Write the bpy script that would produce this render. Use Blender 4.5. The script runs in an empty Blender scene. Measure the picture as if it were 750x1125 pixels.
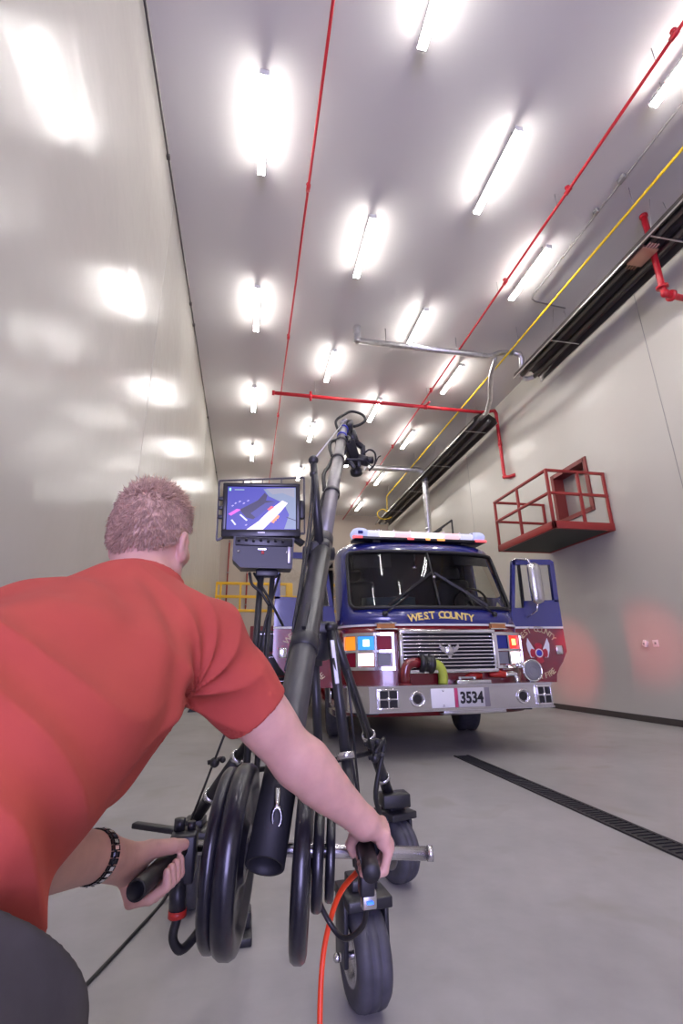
import bpy, bmesh, math, random
import numpy as np
from mathutils import Vector, Matrix
random.seed(7)
V = Vector
PI = math.pi
scene = bpy.context.scene
COL = scene.collection

# ------------------------------------------------------------------ materials
def mat(name, color, rough=0.5, metal=0.0, coat=0.0, emit=None, es=0.0, noise=None, bump=None, trans=0.0, spec=None, alpha=None, sss=0.0):
    m = bpy.data.materials.new(name); m.use_nodes = True
    nt = m.node_tree; b = nt.nodes['Principled BSDF']
    c = tuple(color) + (1.0,)
    b.inputs['Base Color'].default_value = c
    b.inputs['Roughness'].default_value = rough
    b.inputs['Metallic'].default_value = metal
    b.inputs['Coat Weight'].default_value = coat
    b.inputs['Coat Roughness'].default_value = 0.06
    if trans: b.inputs['Transmission Weight'].default_value = trans
    if spec is not None: b.inputs['Specular IOR Level'].default_value = spec
    if sss:
        b.inputs['Subsurface Weight'].default_value = sss
        b.inputs['Subsurface Radius'].default_value = (0.012, 0.005, 0.003)
        b.inputs['Subsurface Scale'].default_value = 1.0
    if emit is not None:
        b.inputs['Emission Color'].default_value = tuple(emit) + (1.0,)
        b.inputs['Emission Strength'].default_value = es
    tc = None
    if noise or bump:
        tc = nt.nodes.new('ShaderNodeTexCoord')
    if noise:                                   # (scale, amount, detail[, stretch])
        n = nt.nodes.new('ShaderNodeTexNoise'); n.inputs['Scale'].default_value = noise[0]
        n.inputs['Detail'].default_value = noise[2] if len(noise) > 2 else 4
        r = nt.nodes.new('ShaderNodeValToRGB')
        r.color_ramp.elements[0].position = 0.3; r.color_ramp.elements[1].position = 0.7
        a = noise[1]
        r.color_ramp.elements[0].color = tuple(x * (1 - a) for x in color) + (1,)
        r.color_ramp.elements[1].color = tuple(min(1, x * (1 + a)) for x in color) + (1,)
        src = tc.outputs['Object']
        if len(noise) > 3:
            mp = nt.nodes.new('ShaderNodeMapping'); mp.inputs['Scale'].default_value = noise[3]
            nt.links.new(src, mp.inputs['Vector']); src = mp.outputs['Vector']
        nt.links.new(src, n.inputs['Vector'])
        nt.links.new(n.outputs['Fac'], r.inputs['Fac'])
        nt.links.new(r.outputs['Color'], b.inputs['Base Color'])
    if bump:                                    # (scale, strength, distance[, stretch])
        n = nt.nodes.new('ShaderNodeTexNoise'); n.inputs['Scale'].default_value = bump[0]; n.inputs['Detail'].default_value = 3
        bp = nt.nodes.new('ShaderNodeBump'); bp.inputs['Strength'].default_value = bump[1]; bp.inputs['Distance'].default_value = bump[2]
        src = tc.outputs['Object']
        if len(bump) > 3:
            mp = nt.nodes.new('ShaderNodeMapping'); mp.inputs['Scale'].default_value = bump[3]
            nt.links.new(src, mp.inputs['Vector']); src = mp.outputs['Vector']
        nt.links.new(src, n.inputs['Vector'])
        nt.links.new(n.outputs['Fac'], bp.inputs['Height'])
        nt.links.new(bp.outputs['Normal'], b.inputs['Normal'])
    return m

M = {}
M['wall'] = mat('wall_panel', (0.56, 0.535, 0.48), 0.225, bump=(1.3, 0.35, 0.04), noise=(0.35, 0.04, 2))
M['wall_r'] = mat('wall_panel_satin', (0.55, 0.525, 0.47), 0.29, bump=(0.9, 0.35, 0.05), noise=(0.35, 0.04, 2))
M['ceil'] = mat('ceiling_panel', (0.66, 0.635, 0.615), 0.45, noise=(0.3, 0.03, 2))
M['backwall'] = mat('back_wall_paint', (0.47, 0.40, 0.32), 0.6, noise=(0.5, 0.05, 2))
M['base'] = mat('baseboard_vinyl', (0.055, 0.045, 0.04), 0.5)
M['white'] = mat('white_enamel', (0.75, 0.75, 0.74), 0.4)
M['tube'] = mat('fluorescent_tube', (1, 1, 1), 0.4, emit=(1.0, 0.965, 0.93), es=54)
M['redpipe'] = mat('red_pipe_paint', (0.50, 0.012, 0.025), 0.35)
M['redsteel'] = mat('red_railing_paint', (0.30, 0.025, 0.022), 0.45)
M['reddark'] = mat('red_frame_paint', (0.20, 0.025, 0.022), 0.5)
M['deck_under'] = mat('deck_underside', (0.045, 0.055, 0.045), 0.7)
M['yellow'] = mat('yellow_paint', (0.78, 0.55, 0.01), 0.4)
M['yellowrail'] = mat('yellow_railing_paint', (0.80, 0.46, 0.01), 0.45)
M['galv'] = mat('galvanised_duct', (0.62, 0.62, 0.62), 0.34, 0.85, noise=(9, 0.15, 3))
M['conduit'] = mat('grey_conduit', (0.33, 0.32, 0.31), 0.4, 0.4)
M['darkconduit'] = mat('dark_conduit', (0.06, 0.055, 0.05), 0.5)
M['heater'] = mat('heater_reflector', (0.12, 0.11, 0.105), 0.4, 0.7)
M['heatertube'] = mat('heater_tube', (0.16, 0.155, 0.15), 0.35, 0.8)
M['heatedge'] = mat('heater_edge', (0.65, 0.63, 0.6), 0.35, 0.8)
M['copper'] = mat('heater_burner', (0.5, 0.28, 0.2), 0.4, 0.6)
M['drain'] = mat('drain_grate', (0.022, 0.022, 0.025), 0.55, 0.2)
M['blackmetal'] = mat('black_powder_coat', (0.018, 0.018, 0.022), 0.38)
M['matblack'] = mat('matte_black_and_shade', (0.012, 0.012, 0.014), 0.6)  # plain black on the grille backing, painted-in arm shadow on the boom tail
M['boomdark'] = mat('dark_grey_boom', (0.075, 0.075, 0.085), 0.33, 0.55, noise=(14, 0.12, 3))
M['boomgrey'] = mat('grey_boom', (0.30, 0.29, 0.30), 0.33, 0.75, noise=(10, 0.12, 3, (1, 1, 0.3)))
M['plate'] = mat('weight_plate_iron', (0.016, 0.016, 0.022), 0.3, 0.25, coat=0.3, noise=(30, 0.35, 4), bump=(60, 0.15, 0.002))
M['rubber'] = mat('tyre_rubber', (0.058, 0.058, 0.07), 0.6, noise=(20, 0.2, 4))
M['blackrubber'] = mat('black_rubber', (0.012, 0.012, 0.013), 0.5)
M['chrome'] = mat('chrome', (0.80, 0.80, 0.82), 0.10, 1.0)
M['steel'] = mat('brushed_steel', (0.66, 0.66, 0.68), 0.24, 1.0, bump=(40, 0.1, 0.001))
M['bumper'] = mat('polished_bumper', (0.68, 0.67, 0.66), 0.2, 0.9, noise=(3, 0.06, 2))
M['blue'] = mat('truck_blue_paint', (0.016, 0.022, 0.17), 0.25, coat=1.0)
M['red'] = mat('truck_maroon_paint', (0.17, 0.006, 0.012), 0.25, coat=1.0)
M['stripe'] = mat('white_stripe', (0.75, 0.75, 0.75), 0.4)
M['glass'] = mat('windshield_glass', (0.80, 0.86, 0.84), 0.02, trans=1.0)
M['glass'].node_tree.nodes['Principled BSDF'].inputs['IOR'].default_value = 1.4
M['clear'] = mat('clear_lens', (0.9, 0.9, 0.95), 0.08, trans=0.7)
M['lampglass'] = mat('lamp_reflector', (0.36, 0.36, 0.40), 0.35, 0.7)
M['speaker'] = mat('speaker_face_grey', (.30, .30, .33), .4, .5)
M['fogglass'] = mat('fog_lamp_glass', (.22, .22, .25), .4, .0, spec=.2)
M['dash'] = mat('cab_interior', (0.035, 0.037, 0.036), 0.7)
M['seat'] = mat('cab_seat', (0.05, 0.055, 0.06), 0.7)
M['teal'] = mat('dash_tray', (0.12, 0.22, 0.26), 0.6)
M['gold'] = mat('gold_leaf', (0.85, 0.66, 0.20), 0.35, 0.2)
M['goldpale'] = mat('pale_gold_leaf', (0.62, 0.50, 0.30), 0.4, 0.1)
M['black'] = mat('black_plastic', (0.012, 0.012, 0.014), 0.35)
M['darkplate'] = mat('number_black', (0.01, 0.01, 0.012), 0.5)
M['platewhite'] = mat('number_plate_silver', (0.60, 0.59, 0.60), 0.4, 0.2)
M['pinkstripe'] = mat('plate_red_strip', (0.55, 0.06, 0.16), 0.4)
M['greystripe'] = mat('plate_grey_strip', (0.22, 0.20, 0.22), 0.4)
M['whitepanel'] = mat('bumper_white_panel', (0.88, 0.88, 0.90), 0.3)
M['amber'] = mat('amber_lens', (0.5, 0.15, 0.02), 0.4, emit=(1.0, 0.26, 0.01), es=.85)
M['bluelamp'] = mat('blue_lamp', (0.02, 0.15, 0.4), 0.4, emit=(0.05, 0.32, 1.0), es=.9)
M['redlamp'] = mat('red_lamp', (.4, 0.02, 0.02), 0.4, emit=(1.0, 0.035, 0.02), es=1.1)
M['reddim'] = mat('red_lens_off', (0.25, 0.01, 0.03), 0.4, spec=.15)
M['bluedim'] = mat('blue_lens_off', (0.04, 0.05, 0.25), 0.4, spec=.15)
M['headlamp'] = mat('headlamp_on', (1, 1, 1), 0.2, emit=(1.0, 0.92, 0.95), es=2.6)
M['barwhite'] = mat('lightbar_white', (.25, .25, .28), 0.2, emit=(1.0, 0.84, 0.92), es=1.1)
M['barblue'] = mat('lightbar_blue', (0.35, 0.36, .6), 0.15, emit=(0.55, 0.62, 1.0), es=.5)
M['barred'] = mat('lightbar_red', (0.9, 0.1, 0.1), 0.2, emit=(1.0, 0.12, 0.14), es=.8)
M['baramber'] = mat('lightbar_amber', (0.9, 0.4, 0.1), 0.2, emit=(1.0, 0.35, 0.10), es=.9)
M['brass'] = mat('amber_marker_lens', (0.40, 0.16, 0.05), 0.2, coat=0.6)
M['hosegreen'] = mat('hose_lime_jacket', (0.42, 0.50, 0.06), 0.7)
M['orange'] = mat('orange_cable_jacket', (0.85, 0.06, 0.01), 0.4)
M['nozzle'] = mat('red_nozzle', (0.5, 0.03, 0.02), 0.4)
M['skin'] = mat('skin', (0.60, 0.345, 0.275), 0.5, sss=0.15, noise=(28, 0.07, 3))
M['hair'] = mat('ginger_hair', (0.50, 0.33, 0.24), 0.55, noise=(60, 0.25, 3))
M['shirt'] = mat('coral_cotton', (0.40, 0.055, 0.038), 0.85, noise=(9, 0.06, 4), bump=(350, 0.12, 0.001))
M['trousers'] = mat('charcoal_cotton', (0.034, 0.030, 0.034), 0.9, noise=(30, 0.2, 4))
M['shoe'] = mat('black_leather', (0.015, 0.015, 0.016), 0.45)
M['watch'] = mat('watch_band', (0.03, 0.03, 0.035), 0.25, 0.6)
M['blueled'] = mat('blue_led', (0.05, 0.15, 1), 0.3, emit=(0.03, 0.15, 1.0), es=1.5)
M['bluetape'] = mat('blue_tie', (0.04, 0.05, 0.45), 0.5)
M['screenoff'] = mat('monitor_bezel', (0.012, 0.012, 0.016), 0.3)
M['outlet'] = mat('outlet_white', (0.85, 0.85, 0.84), 0.4)
M['winglass'] = mat('window_glass', (0.55, 0.55, 0.52), 0.06, 0.6)
M['cabinet'] = mat('tool_cabinet_maroon', (0.16, 0.010, 0.012), 0.4)
M['box'] = mat('control_box_grey', (0.035, 0.036, 0.045), 0.45)
M['whitetape'] = mat('white_tape', (0.8, 0.8, 0.85), 0.5)
M['cablewhite'] = mat('pale_cable', (0.6, 0.58, 0.56), 0.5)
def emis(name, c, s=1.0):
    return mat(name, (0.0, 0.0, 0.0), 0.3, emit=c, es=s)

M['bulbblue'] = mat('blue_lamp_bulb', (.2, .3, .4), .3, emit=(.65, .92, 1.0), es=3)
M['bulbred'] = mat('red_lamp_bulb', (.4, .2, .1), .3, emit=(1.0, .55, .12), es=3)
# floor: polished concrete with stains
def floor_material():
    m = mat('polished_concrete', (0.40, 0.385, 0.385), 0.38)
    nt = m.node_tree; b = nt.nodes['Principled BSDF']
    tc = nt.nodes.new('ShaderNodeTexCoord')
    n1 = nt.nodes.new('ShaderNodeTexNoise'); n1.inputs['Scale'].default_value = 0.9; n1.inputs['Detail'].default_value = 8; n1.inputs['Roughness'].default_value = 0.6
    n2 = nt.nodes.new('ShaderNodeTexNoise'); n2.inputs['Scale'].default_value = 7.0; n2.inputs['Detail'].default_value = 6
    n3 = nt.nodes.new('ShaderNodeTexNoise'); n3.inputs['Scale'].default_value = 2.1; n3.inputs['Detail'].default_value = 2; n3.inputs['Distortion'].default_value = 0.6
    for n in (n1, n2, n3): nt.links.new(tc.outputs['Object'], n.inputs['Vector'])
    r1 = nt.nodes.new('ShaderNodeValToRGB')
    r1.color_ramp.elements[0].position = 0.28; r1.color_ramp.elements[0].color = (0.33, 0.322, 0.315, 1)
    r1.color_ramp.elements[1].position = 0.72; r1.color_ramp.elements[1].color = (0.46, 0.448, 0.44, 1)
    nt.links.new(n1.outputs['Fac'], r1.inputs['Fac'])
    r2 = nt.nodes.new('ShaderNodeValToRGB')
    r2.color_ramp.elements[0].position = 0.3; r2.color_ramp.elements[0].color = (0.86, 0.86, 0.86, 1)
    r2.color_ramp.elements[1].position = 0.7; r2.color_ramp.elements[1].color = (1, 1, 1, 1)
    nt.links.new(n2.outputs['Fac'], r2.inputs['Fac'])
    mx = nt.nodes.new('ShaderNodeMix'); mx.data_type = 'RGBA'; mx.blend_type = 'MULTIPLY'; mx.inputs['Factor'].default_value = 1
    nt.links.new(r1.outputs['Color'], mx.inputs['A']); nt.links.new(r2.outputs['Color'], mx.inputs['B'])
    r3 = nt.nodes.new('ShaderNodeValToRGB')     # sparse worn stains
    r3.color_ramp.elements[0].position = 0.60; r3.color_ramp.elements[0].color = (0, 0, 0, 1)
    r3.color_ramp.elements[1].position = 0.74; r3.color_ramp.elements[1].color = (0.5, 0.5, 0.5, 1)
    nt.links.new(n3.outputs['Fac'], r3.inputs['Fac'])
    mx2 = nt.nodes.new('ShaderNodeMix'); mx2.data_type = 'RGBA'; mx2.blend_type = 'MIX'
    nt.links.new(r3.outputs['Color'], mx2.inputs['Factor']); nt.links.new(mx.outputs['Result'], mx2.inputs['A'])
    mx2.inputs['B'].default_value = (0.27, 0.25, 0.20, 1)
    nt.links.new(mx2.outputs['Result'], b.inputs['Base Color'])
    rr = nt.nodes.new('ShaderNodeMapRange'); rr.inputs['To Min'].default_value = 0.30; rr.inputs['To Max'].default_value = 0.5
    nt.links.new(n2.outputs['Fac'], rr.inputs['Value']); nt.links.new(rr.outputs['Result'], b.inputs['Roughness'])
    return m
M['floor'] = floor_material()

# ------------------------------------------------------------------ mesh builder
class MB:
    def __init__(s): s.bm = bmesh.new(); s.mi = 0
    def _mk(s, verts, faces, smooth=False, mi=None):
        vs = [s.bm.verts.new(v) for v in verts]
        for f in faces:
            try:
                fc = s.bm.faces.new([vs[i] for i in f]); fc.smooth = smooth
                fc.material_index = s.mi if mi is None else mi
            except ValueError: pass
        return vs
    def box(s, lo, hi, bev=0.0, rot=None, piv=None, seg=2):
        x0, y0, z0 = lo; x1, y1, z1 = hi
        t = bmesh.new()
        bmesh.ops.create_cube(t, size=1.0)
        for v in t.verts:
            v.co = V(((x0 + x1) / 2 + v.co.x * (x1 - x0), (y0 + y1) / 2 + v.co.y * (y1 - y0), (z0 + z1) / 2 + v.co.z * (z1 - z0)))
        if bev: bmesh.ops.bevel(t, geom=list(t.edges), offset=bev, segments=seg, profile=0.5, affect='EDGES')
        if rot is not None:
            p = V(piv) if piv is not None else V(((x0 + x1) / 2, (y0 + y1) / 2, (z0 + z1) / 2))
            for v in t.verts: v.co = p + rot @ (v.co - p)
        s._merge(t, bool(bev)); return s
    def _merge(s, t, smooth=False):
        t.verts.index_update()
        s._mk([v.co.copy() for v in t.verts], [[v.index for v in f.verts] for f in t.faces], smooth)
        t.free()
    def bar(s, a, b, w, h, bev=0.0, up=(0, 0, 1)):       # box section between two points
        a = V(a); b = V(b); d = (b - a); L = d.length; d.normalize()
        u = V(up); 
        if abs(d.dot(u)) > 0.98: u = V((0, 1, 0)) if abs(d.y) < .9 else V((1, 0, 0))
        r = d.cross(u).normalized(); u = r.cross(d)
        R = Matrix((r, d, u)).transposed()
        t = bmesh.new(); bmesh.ops.create_cube(t, size=1.0)
        for v in t.verts: v.co = V((v.co.x * w, v.co.y * L, v.co.z * h))
        if bev: bmesh.ops.bevel(t, geom=list(t.edges), offset=bev, segments=2, profile=0.5, affect='EDGES')
        for v in t.verts: v.co = (a + b) / 2 + R @ v.co
        s._merge(t, bool(bev)); return s
    def tube(s, pts, r, n=12, caps=True, radii=None, closed=False):
        pts = [V(p) for p in pts]; N = len(pts); rings = []
        d0 = (pts[1] - pts[0]).normalized()
        u = V((0, 0, 1)) if abs(d0.z) < 0.9 else V((1, 0, 0))
        u = (u - d0 * u.dot(d0)).normalized()
        for i, p in enumerate(pts):
            if closed: d = (pts[(i + 1) % N] - pts[i - 1]).normalized(); k = 1
            elif i == 0: d = d0; k = 1
            elif i == N - 1: d = (pts[-1] - pts[-2]).normalized(); k = 1
            else:
                e1 = (p - pts[i - 1]).normalized(); e2 = (pts[i + 1] - p).normalized(); d = (e1 + e2)
                d = d.normalized() if d.length > 1e-6 else e2
                k = 1 / max(0.5, d.dot(e2))
            u = (u - d * u.dot(d)); u = u.normalized() if u.length > 1e-6 else d.orthogonal().normalized()
            w = d.cross(u); rr = radii[i] if radii else r
            rings.append([p + (u * math.cos(2 * PI * j / n) + w * math.sin(2 * PI * j / n)) * rr * (k if k < 1.5 else 1.5) for j in range(n)])
        verts = [v for q in rings for v in q]; faces = []
        for i in range(N if closed else N - 1):
            a = i * n; b = ((i + 1) % N) * n
            for j in range(n): faces.append((a + j, a + (j + 1) % n, b + (j + 1) % n, b + j))
        if caps and not closed:
            faces.append(tuple(range(n - 1, -1, -1))); faces.append(tuple((N - 1) * n + j for j in range(n)))
        s._mk(verts, faces, True); return s
    def cyl(s, a, b, r, n=20, r2=None):
        return s.tube([a, b], r, n, True, [r, r if r2 is None else r2])
    def lathe(s, prof, c, axis, n=32):                    # prof: (along axis, radius)
        ax = V(axis).normalized(); u = ax.orthogonal().normalized(); w = ax.cross(u); c = V(c)
        verts = []; faces = []
        for (h, r) in prof:
            for j in range(n):
                a = 2 * PI * j / n
                verts.append(c + ax * h + (u * math.cos(a) + w * math.sin(a)) * max(r, 1e-5))
        for i in range(len(prof) - 1):
            for j in range(n): faces.append((i * n + j, i * n + (j + 1) % n, (i + 1) * n + (j + 1) % n, (i + 1) * n + j))
        s._mk(verts, faces, True); return s
    def sphere(s, c, r, sc=(1, 1, 1), n=16):
        t = bmesh.new(); bmesh.ops.create_uvsphere(t, u_segments=n, v_segments=max(6, n // 2), radius=r)
        for v in t.verts: v.co = V(c) + V((v.co.x * sc[0], v.co.y * sc[1], v.co.z * sc[2]))
        s._merge(t, True); return s
    def prism(s, poly, axis, t0, t1, mi=None):            # poly of 2D points in the plane across axis x / y / z
        def P(p, t):
            if axis == 'x': return (t, p[0], p[1])
            if axis == 'y': return (p[0], t, p[1])
            return (p[0], p[1], t)
        n = len(poly); vs = [P(p, t0) for p in poly] + [P(p, t1) for p in poly]
        f = [tuple(range(n)), tuple(range(2 * n - 1, n - 1, -1))] + [(i, i + n, (i + 1) % n + n, (i + 1) % n) for i in range(n)]
        s._mk(vs, f, False, mi); return s
    def grid(s, rows, smooth=True, closed=False):
        m = len(rows[0]); verts = [p for r in rows for p in r]; f = []
        for i in range(len(rows) - 1):
            for j in range(m if closed else m - 1):
                f.append((i * m + j, i * m + (j + 1) % m, (i + 1) * m + (j + 1) % m, (i + 1) * m + j))
        s._mk(verts, f, smooth); return s
    def frame(s, x0, x1, z0, z1, t, y0, y1, bev=0.004):   # rectangular frame in the xz plane
        s.box((x0, y0, z0), (x1, y1, z0 + t), bev); s.box((x0, y0, z1 - t), (x1, y1, z1), bev)
        s.box((x0, y0, z0 + t), (x0 + t, y1, z1 - t), bev); s.box((x1 - t, y0, z0 + t), (x1, y1, z1 - t), bev); return s
    def xform(s, mtx):
        for v in s.bm.verts: v.co = mtx @ v.co
        return s
    def clusters(s):                                      # loose pieces, touching ones kept together
        seen = set(); isl = []
        for v in s.bm.verts:
            if v in seen: continue
            st = [v]; seen.add(v); got = []
            while st:
                a = st.pop(); got.append(a)
                for e in a.link_edges:
                    b = e.other_vert(a)
                    if b not in seen: seen.add(b); st.append(b)
            lo = [min(q.co[k] for q in got) - .006 for k in range(3)]; hi = [max(q.co[k] for q in got) + .006 for k in range(3)]
            isl.append([got, lo, hi])
        n = len(isl); par = list(range(n))
        def root(a):
            while par[a] != a: a = par[a]
            return a
        for a in range(n):
            for b in range(a + 1, n):
                if all(isl[a][1][k] <= isl[b][2][k] and isl[b][1][k] <= isl[a][2][k] for k in range(3)): par[root(a)] = root(b)
        out = {}
        for a in range(n): out.setdefault(root(a), []).extend(isl[a][0])
        return sorted(out.values(), key=len, reverse=True)
    def build(s, name, mats, parent=None, world=True):
        bmesh.ops.recalc_face_normals(s.bm, faces=s.bm.faces)
        first = None
        groups = s.clusters() if parent is not None and name not in WHOLE and len(s.bm.verts) < 20000 else None
        s.bm.verts.index_update()
        if groups is None or len(groups) < 2: groups = [None]
        whole = bpy.data.meshes.new(name); s.bm.to_mesh(whole)
        vall = [v.co.copy() for v in whole.vertices]; fall = [(tuple(p.vertices), p.use_smooth, p.material_index) for p in whole.polygons]
        gi = [[v.index for v in g] if g else None for g in groups]
        s.bm.free()
        for g in gi:
            if g is None: me = whole
            else:
                mp = {a: k for k, a in enumerate(g)}; fs = [f for f in fall if f[0][0] in mp]
                me = bpy.data.meshes.new(name); me.from_pydata([vall[a] for a in g], [], [[mp[a] for a in f[0]] for f in fs])
                me.polygons.foreach_set('use_smooth', [f[1] for f in fs]); me.polygons.foreach_set('material_index', [f[2] for f in fs]); me.update()
            o = bpy.data.objects.new(name, me); COL.objects.link(o)
            for m in (mats if isinstance(mats, (list, tuple)) else [mats]): me.materials.append(m)
            if parent is not None:
                o.parent = parent
                if world:
                    off = V((0, 0, 0)); p = parent
                    while p is not None: off += p.location; p = p.parent
                    me.transform(Matrix.Translation(-off))
            first = first or o
        return first
WHOLE = {'lettering', 'number', 'grate', 'hair_strands', 'band_link', 'wire_frame', 'roller_shutter', 'speaker_face', 'wing', 'stripe', 'door', 'wristwatch', 'badge', 'housing', 'seat', 'base', 'window_frame', 'siren_grille', 'burner_coil', 'windshield', 'screen_image', 'mount_plate', 'ladder_rack', 'headlight_bezel', 'hose_tray_lid', 'marker_trim', 'wheel_fork', 'light_bar', 'edge_strip_set'}

def tag(o, label, cat, group=None, kind=None):
    o['label'] = label; o['category'] = cat
    if group: o['group'] = group
    if kind: o['kind'] = kind
    return o
def thing(name, label, cat, loc=(0, 0, 0), group=None):
    o = bpy.data.objects.new(name, None); COL.objects.link(o); o.location = loc; o.empty_display_size = 0.1
    return tag(o, label, cat, group)
def struct(name, mb, m, parent=None):
    o = mb.build(name, m, parent)
    if parent is None: o['kind'] = 'structure'
    return o
def arc(pts, n=6):                                        # Catmull-Rom through points
    P = [V(p) for p in pts]; P = [P[0] * 2 - P[1]] + P + [P[-1] * 2 - P[-2]]; out = []
    for i in range(1, len(P) - 2):
        for k in range(n):
            t = k / n; a, b, c, d = P[i - 1:i + 3]
            out.append(0.5 * ((2 * b) + (c - a) * t + (2 * a - 5 * b + 4 * c - d) * t * t + (3 * b - a - 3 * c + d) * t ** 3))
    out.append(P[-2]); return out
def text_mesh(txt, size, extrude=0.002, bold=0.0):
    cu = bpy.data.curves.new('lettering', 'FONT'); cu.body = txt; cu.size = size; cu.extrude = extrude; cu.offset = bold
    cu.align_x = 'CENTER'; cu.resolution_u = 3
    o = bpy.data.objects.new('lettering', cu); COL.objects.link(o)
    bpy.context.view_layer.update()
    dg = bpy.context.evaluated_depsgraph_get()
    me = bpy.data.meshes.new_from_object(o.evaluated_get(dg))
    bpy.data.objects.remove(o); return me
def add_text(mb, txt, size, mtx, extrude=0.002, bold=0.0):
    me = text_mesh(txt, size, extrude, bold); me.transform(mtx)
    mb._mk([v.co.copy() for v in me.vertices], [list(p.vertices) for p in me.polygons]); bpy.data.meshes.remove(me)
FRONT = Matrix(((1, 0, 0, 0), (0, 0, -1, 0), (0, 1, 0, 0), (0, 0, 0, 1)))   # lettering upright, facing -y
def ring_from(c, r, a0, a1, n):
    return [(c[0] + r * math.cos(a0 + (a1 - a0) * i / n), c[1] + r * math.sin(a0 + (a1 - a0) * i / n)) for i in range(n + 1)]

# ------------------------------------------------------------------ room
XL, XR, YB, YF, ZC = -1.36, 6.58, 21.05, -6.0, 7.77
struct('floor', MB().box((XL - .3, YF - .3, -.2), (XR + .3, YB + .3, 0)), M['floor'])
struct('ceiling', MB().box((XL - .3, YF - .3, ZC), (XR + .3, YB + .3, ZC + .2)), M['ceil'])
struct('wall_left', MB().box((XL - .3, YF - .3, 0), (XL, YB + .3, ZC)), M['wall'])
WY0, WY1, WZ0, WZ1 = 7.53, 8.55, 3.84, 4.86               # window over the balcony
w = MB()
w.box((XR, YF - .3, 0), (XR + .4, WY0, ZC)); w.box((XR, WY1, 0), (XR + .4, YB + .3, ZC))
w.box((XR, WY0, 0), (XR + .4, WY1, WZ0)); w.box((XR, WY0, WZ1), (XR + .4, WY1, ZC))
struct('wall_right', w, M['wall_r'])
struct('wall_back', MB().box((XL, YB, 0), (XR, YB + .3, ZC)), M['backwall'])
w = MB()                                                  # unseen front wall; opening added for the fill, kept out of truck reflections
DX0, DX1, DZ = -1.2, 1.1, 4.4
w.box((XL, YF - .3, 0), (DX0, YF, ZC)); w.box((DX1, YF - .3, 0), (XR, YF, ZC)); w.box((DX0, YF - .3, DZ), (DX1, YF, ZC))
struct('wall_front', w, M['wall'])
struct('baseboard_right', MB().box((XR - .02, YF, 0), (XR, YB, 0.10)), M['base'])
struct('baseboard_left', MB().box((XL, YF, 0), (XL + .02, YB, 0.10)), M['base'])
# panel joints
t = MB()
for y in (-1.2, 5.6, 12.4): t.box((XR - .004, y - .006, .1), (XR, y + .006, ZC))
struct('trim_1', t, M['conduit'])
t = MB()
for y in (-1.0, 5.5, 12.0): t.box((XL, y - .005, .1), (XL + .003, y + .005, ZC))
struct('trim_2', t, M['wall'])
t = MB().box((XR - .012, YB - .015, 0), (XR, YB, ZC), .003); t.box((XL, YB - .015, 0), (XL + .012, YB, ZC), .003)
struct('trim_3', t, M['wall_r'])
# window: deep painted frame with glass set at its back
wn = bpy.data.objects.new('window_1', None); COL.objects.link(wn); wn.location = (XR, (WY0 + WY1) / 2, WZ0); wn['kind'] = 'structure'
f = MB()
f.box((XR - .03, WY0 - .06, WZ0 - .06), (XR + .30, WY0 + .03, WZ1 + .06)); f.box((XR - .03, WY1 - .03, WZ0 - .06), (XR + .30, WY1 + .06, WZ1 + .06))
f.box((XR - .03, WY0, WZ0 - .06), (XR + .30, WY1, WZ0 + .03)); f.box((XR - .03, WY0, WZ1 - .03), (XR + .30, WY1, WZ1 + .06))
f.build('window_frame', M['reddark'], wn)
MB().box((XR + .22, WY0, WZ0), (XR + .235, WY1, WZ1)).build('window_pane', M['winglass'], wn)
# storage mezzanine at the back
w = MB(); w.box((XL, 17.72, 0), (3.2, 17.92, 2.78)); w.box((XL, 17.92, 2.58), (3.2, YB, 2.78))
struct('wall_mezzanine', w, M['backwall'])

# drain
dr = thing('trench_drain', 'long black grated drain channel set in the concrete floor, running under the fire truck', 'drain', (2.425, 1.0, 0))
MB().box((2.335, -4, -.01), (2.515, 5.42, 0.002)).build('channel', M['blackrubber'], dr)
g = MB()
y = -3.98
while y < 5.40:
    g.box((2.36, y, .002), (2.49, y + .022, .008)); y += .045
g.box((2.337, -4, .002), (2.36, 5.42, .010)); g.box((2.49, -4, .002), (2.513, 5.42, .010))
g.build('grate', M['drain'], dr)

# ------------------------------------------------------------------ ceiling lights
def light_parts(parent):
    z = 0
    h = MB(); h.prism([(-.046, .016), (-.046, .024), (-.03, .065), (.03, .065), (.046, .024), (.046, .016)], 'y', -.6, .6)
    h.prism([(-.02, .018), (-.008, -.004), (.008, -.004), (.02, .018)], 'y', -.6, .6)
    h.box((-.054, -.61, -.02), (.054, -.597, .06), .004); h.box((-.054, .597, -.02), (.054, .61, .06), .004)
    h.build('housing', M['white'], parent, False)
    for sx in (-.036, .036):
        MB().tube([(sx, -.592, -.004), (sx, .592, -.004)], .016, 10).build('tube', M['tube'], parent, False)
    hg = MB()
    for y in (-.45, .45): hg.cyl((0, y, .05), (0, y, .18), .008, 8)
    hg.build('hanger', M['conduit'], parent, False)
rows = [(-.10, 4.28, 'in the row beside the plain glossy wall'), (1.63, 2.52, 'in row two from the plain glossy wall'),
        (3.18, 4.28, 'in row two from the balcony wall'), (4.68, 2.52, 'in the row beside the yellow pipe')]
ords = ['first', 'second', 'third', 'fourth', 'fifth', 'sixth', 'seventh']
proto = None
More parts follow.
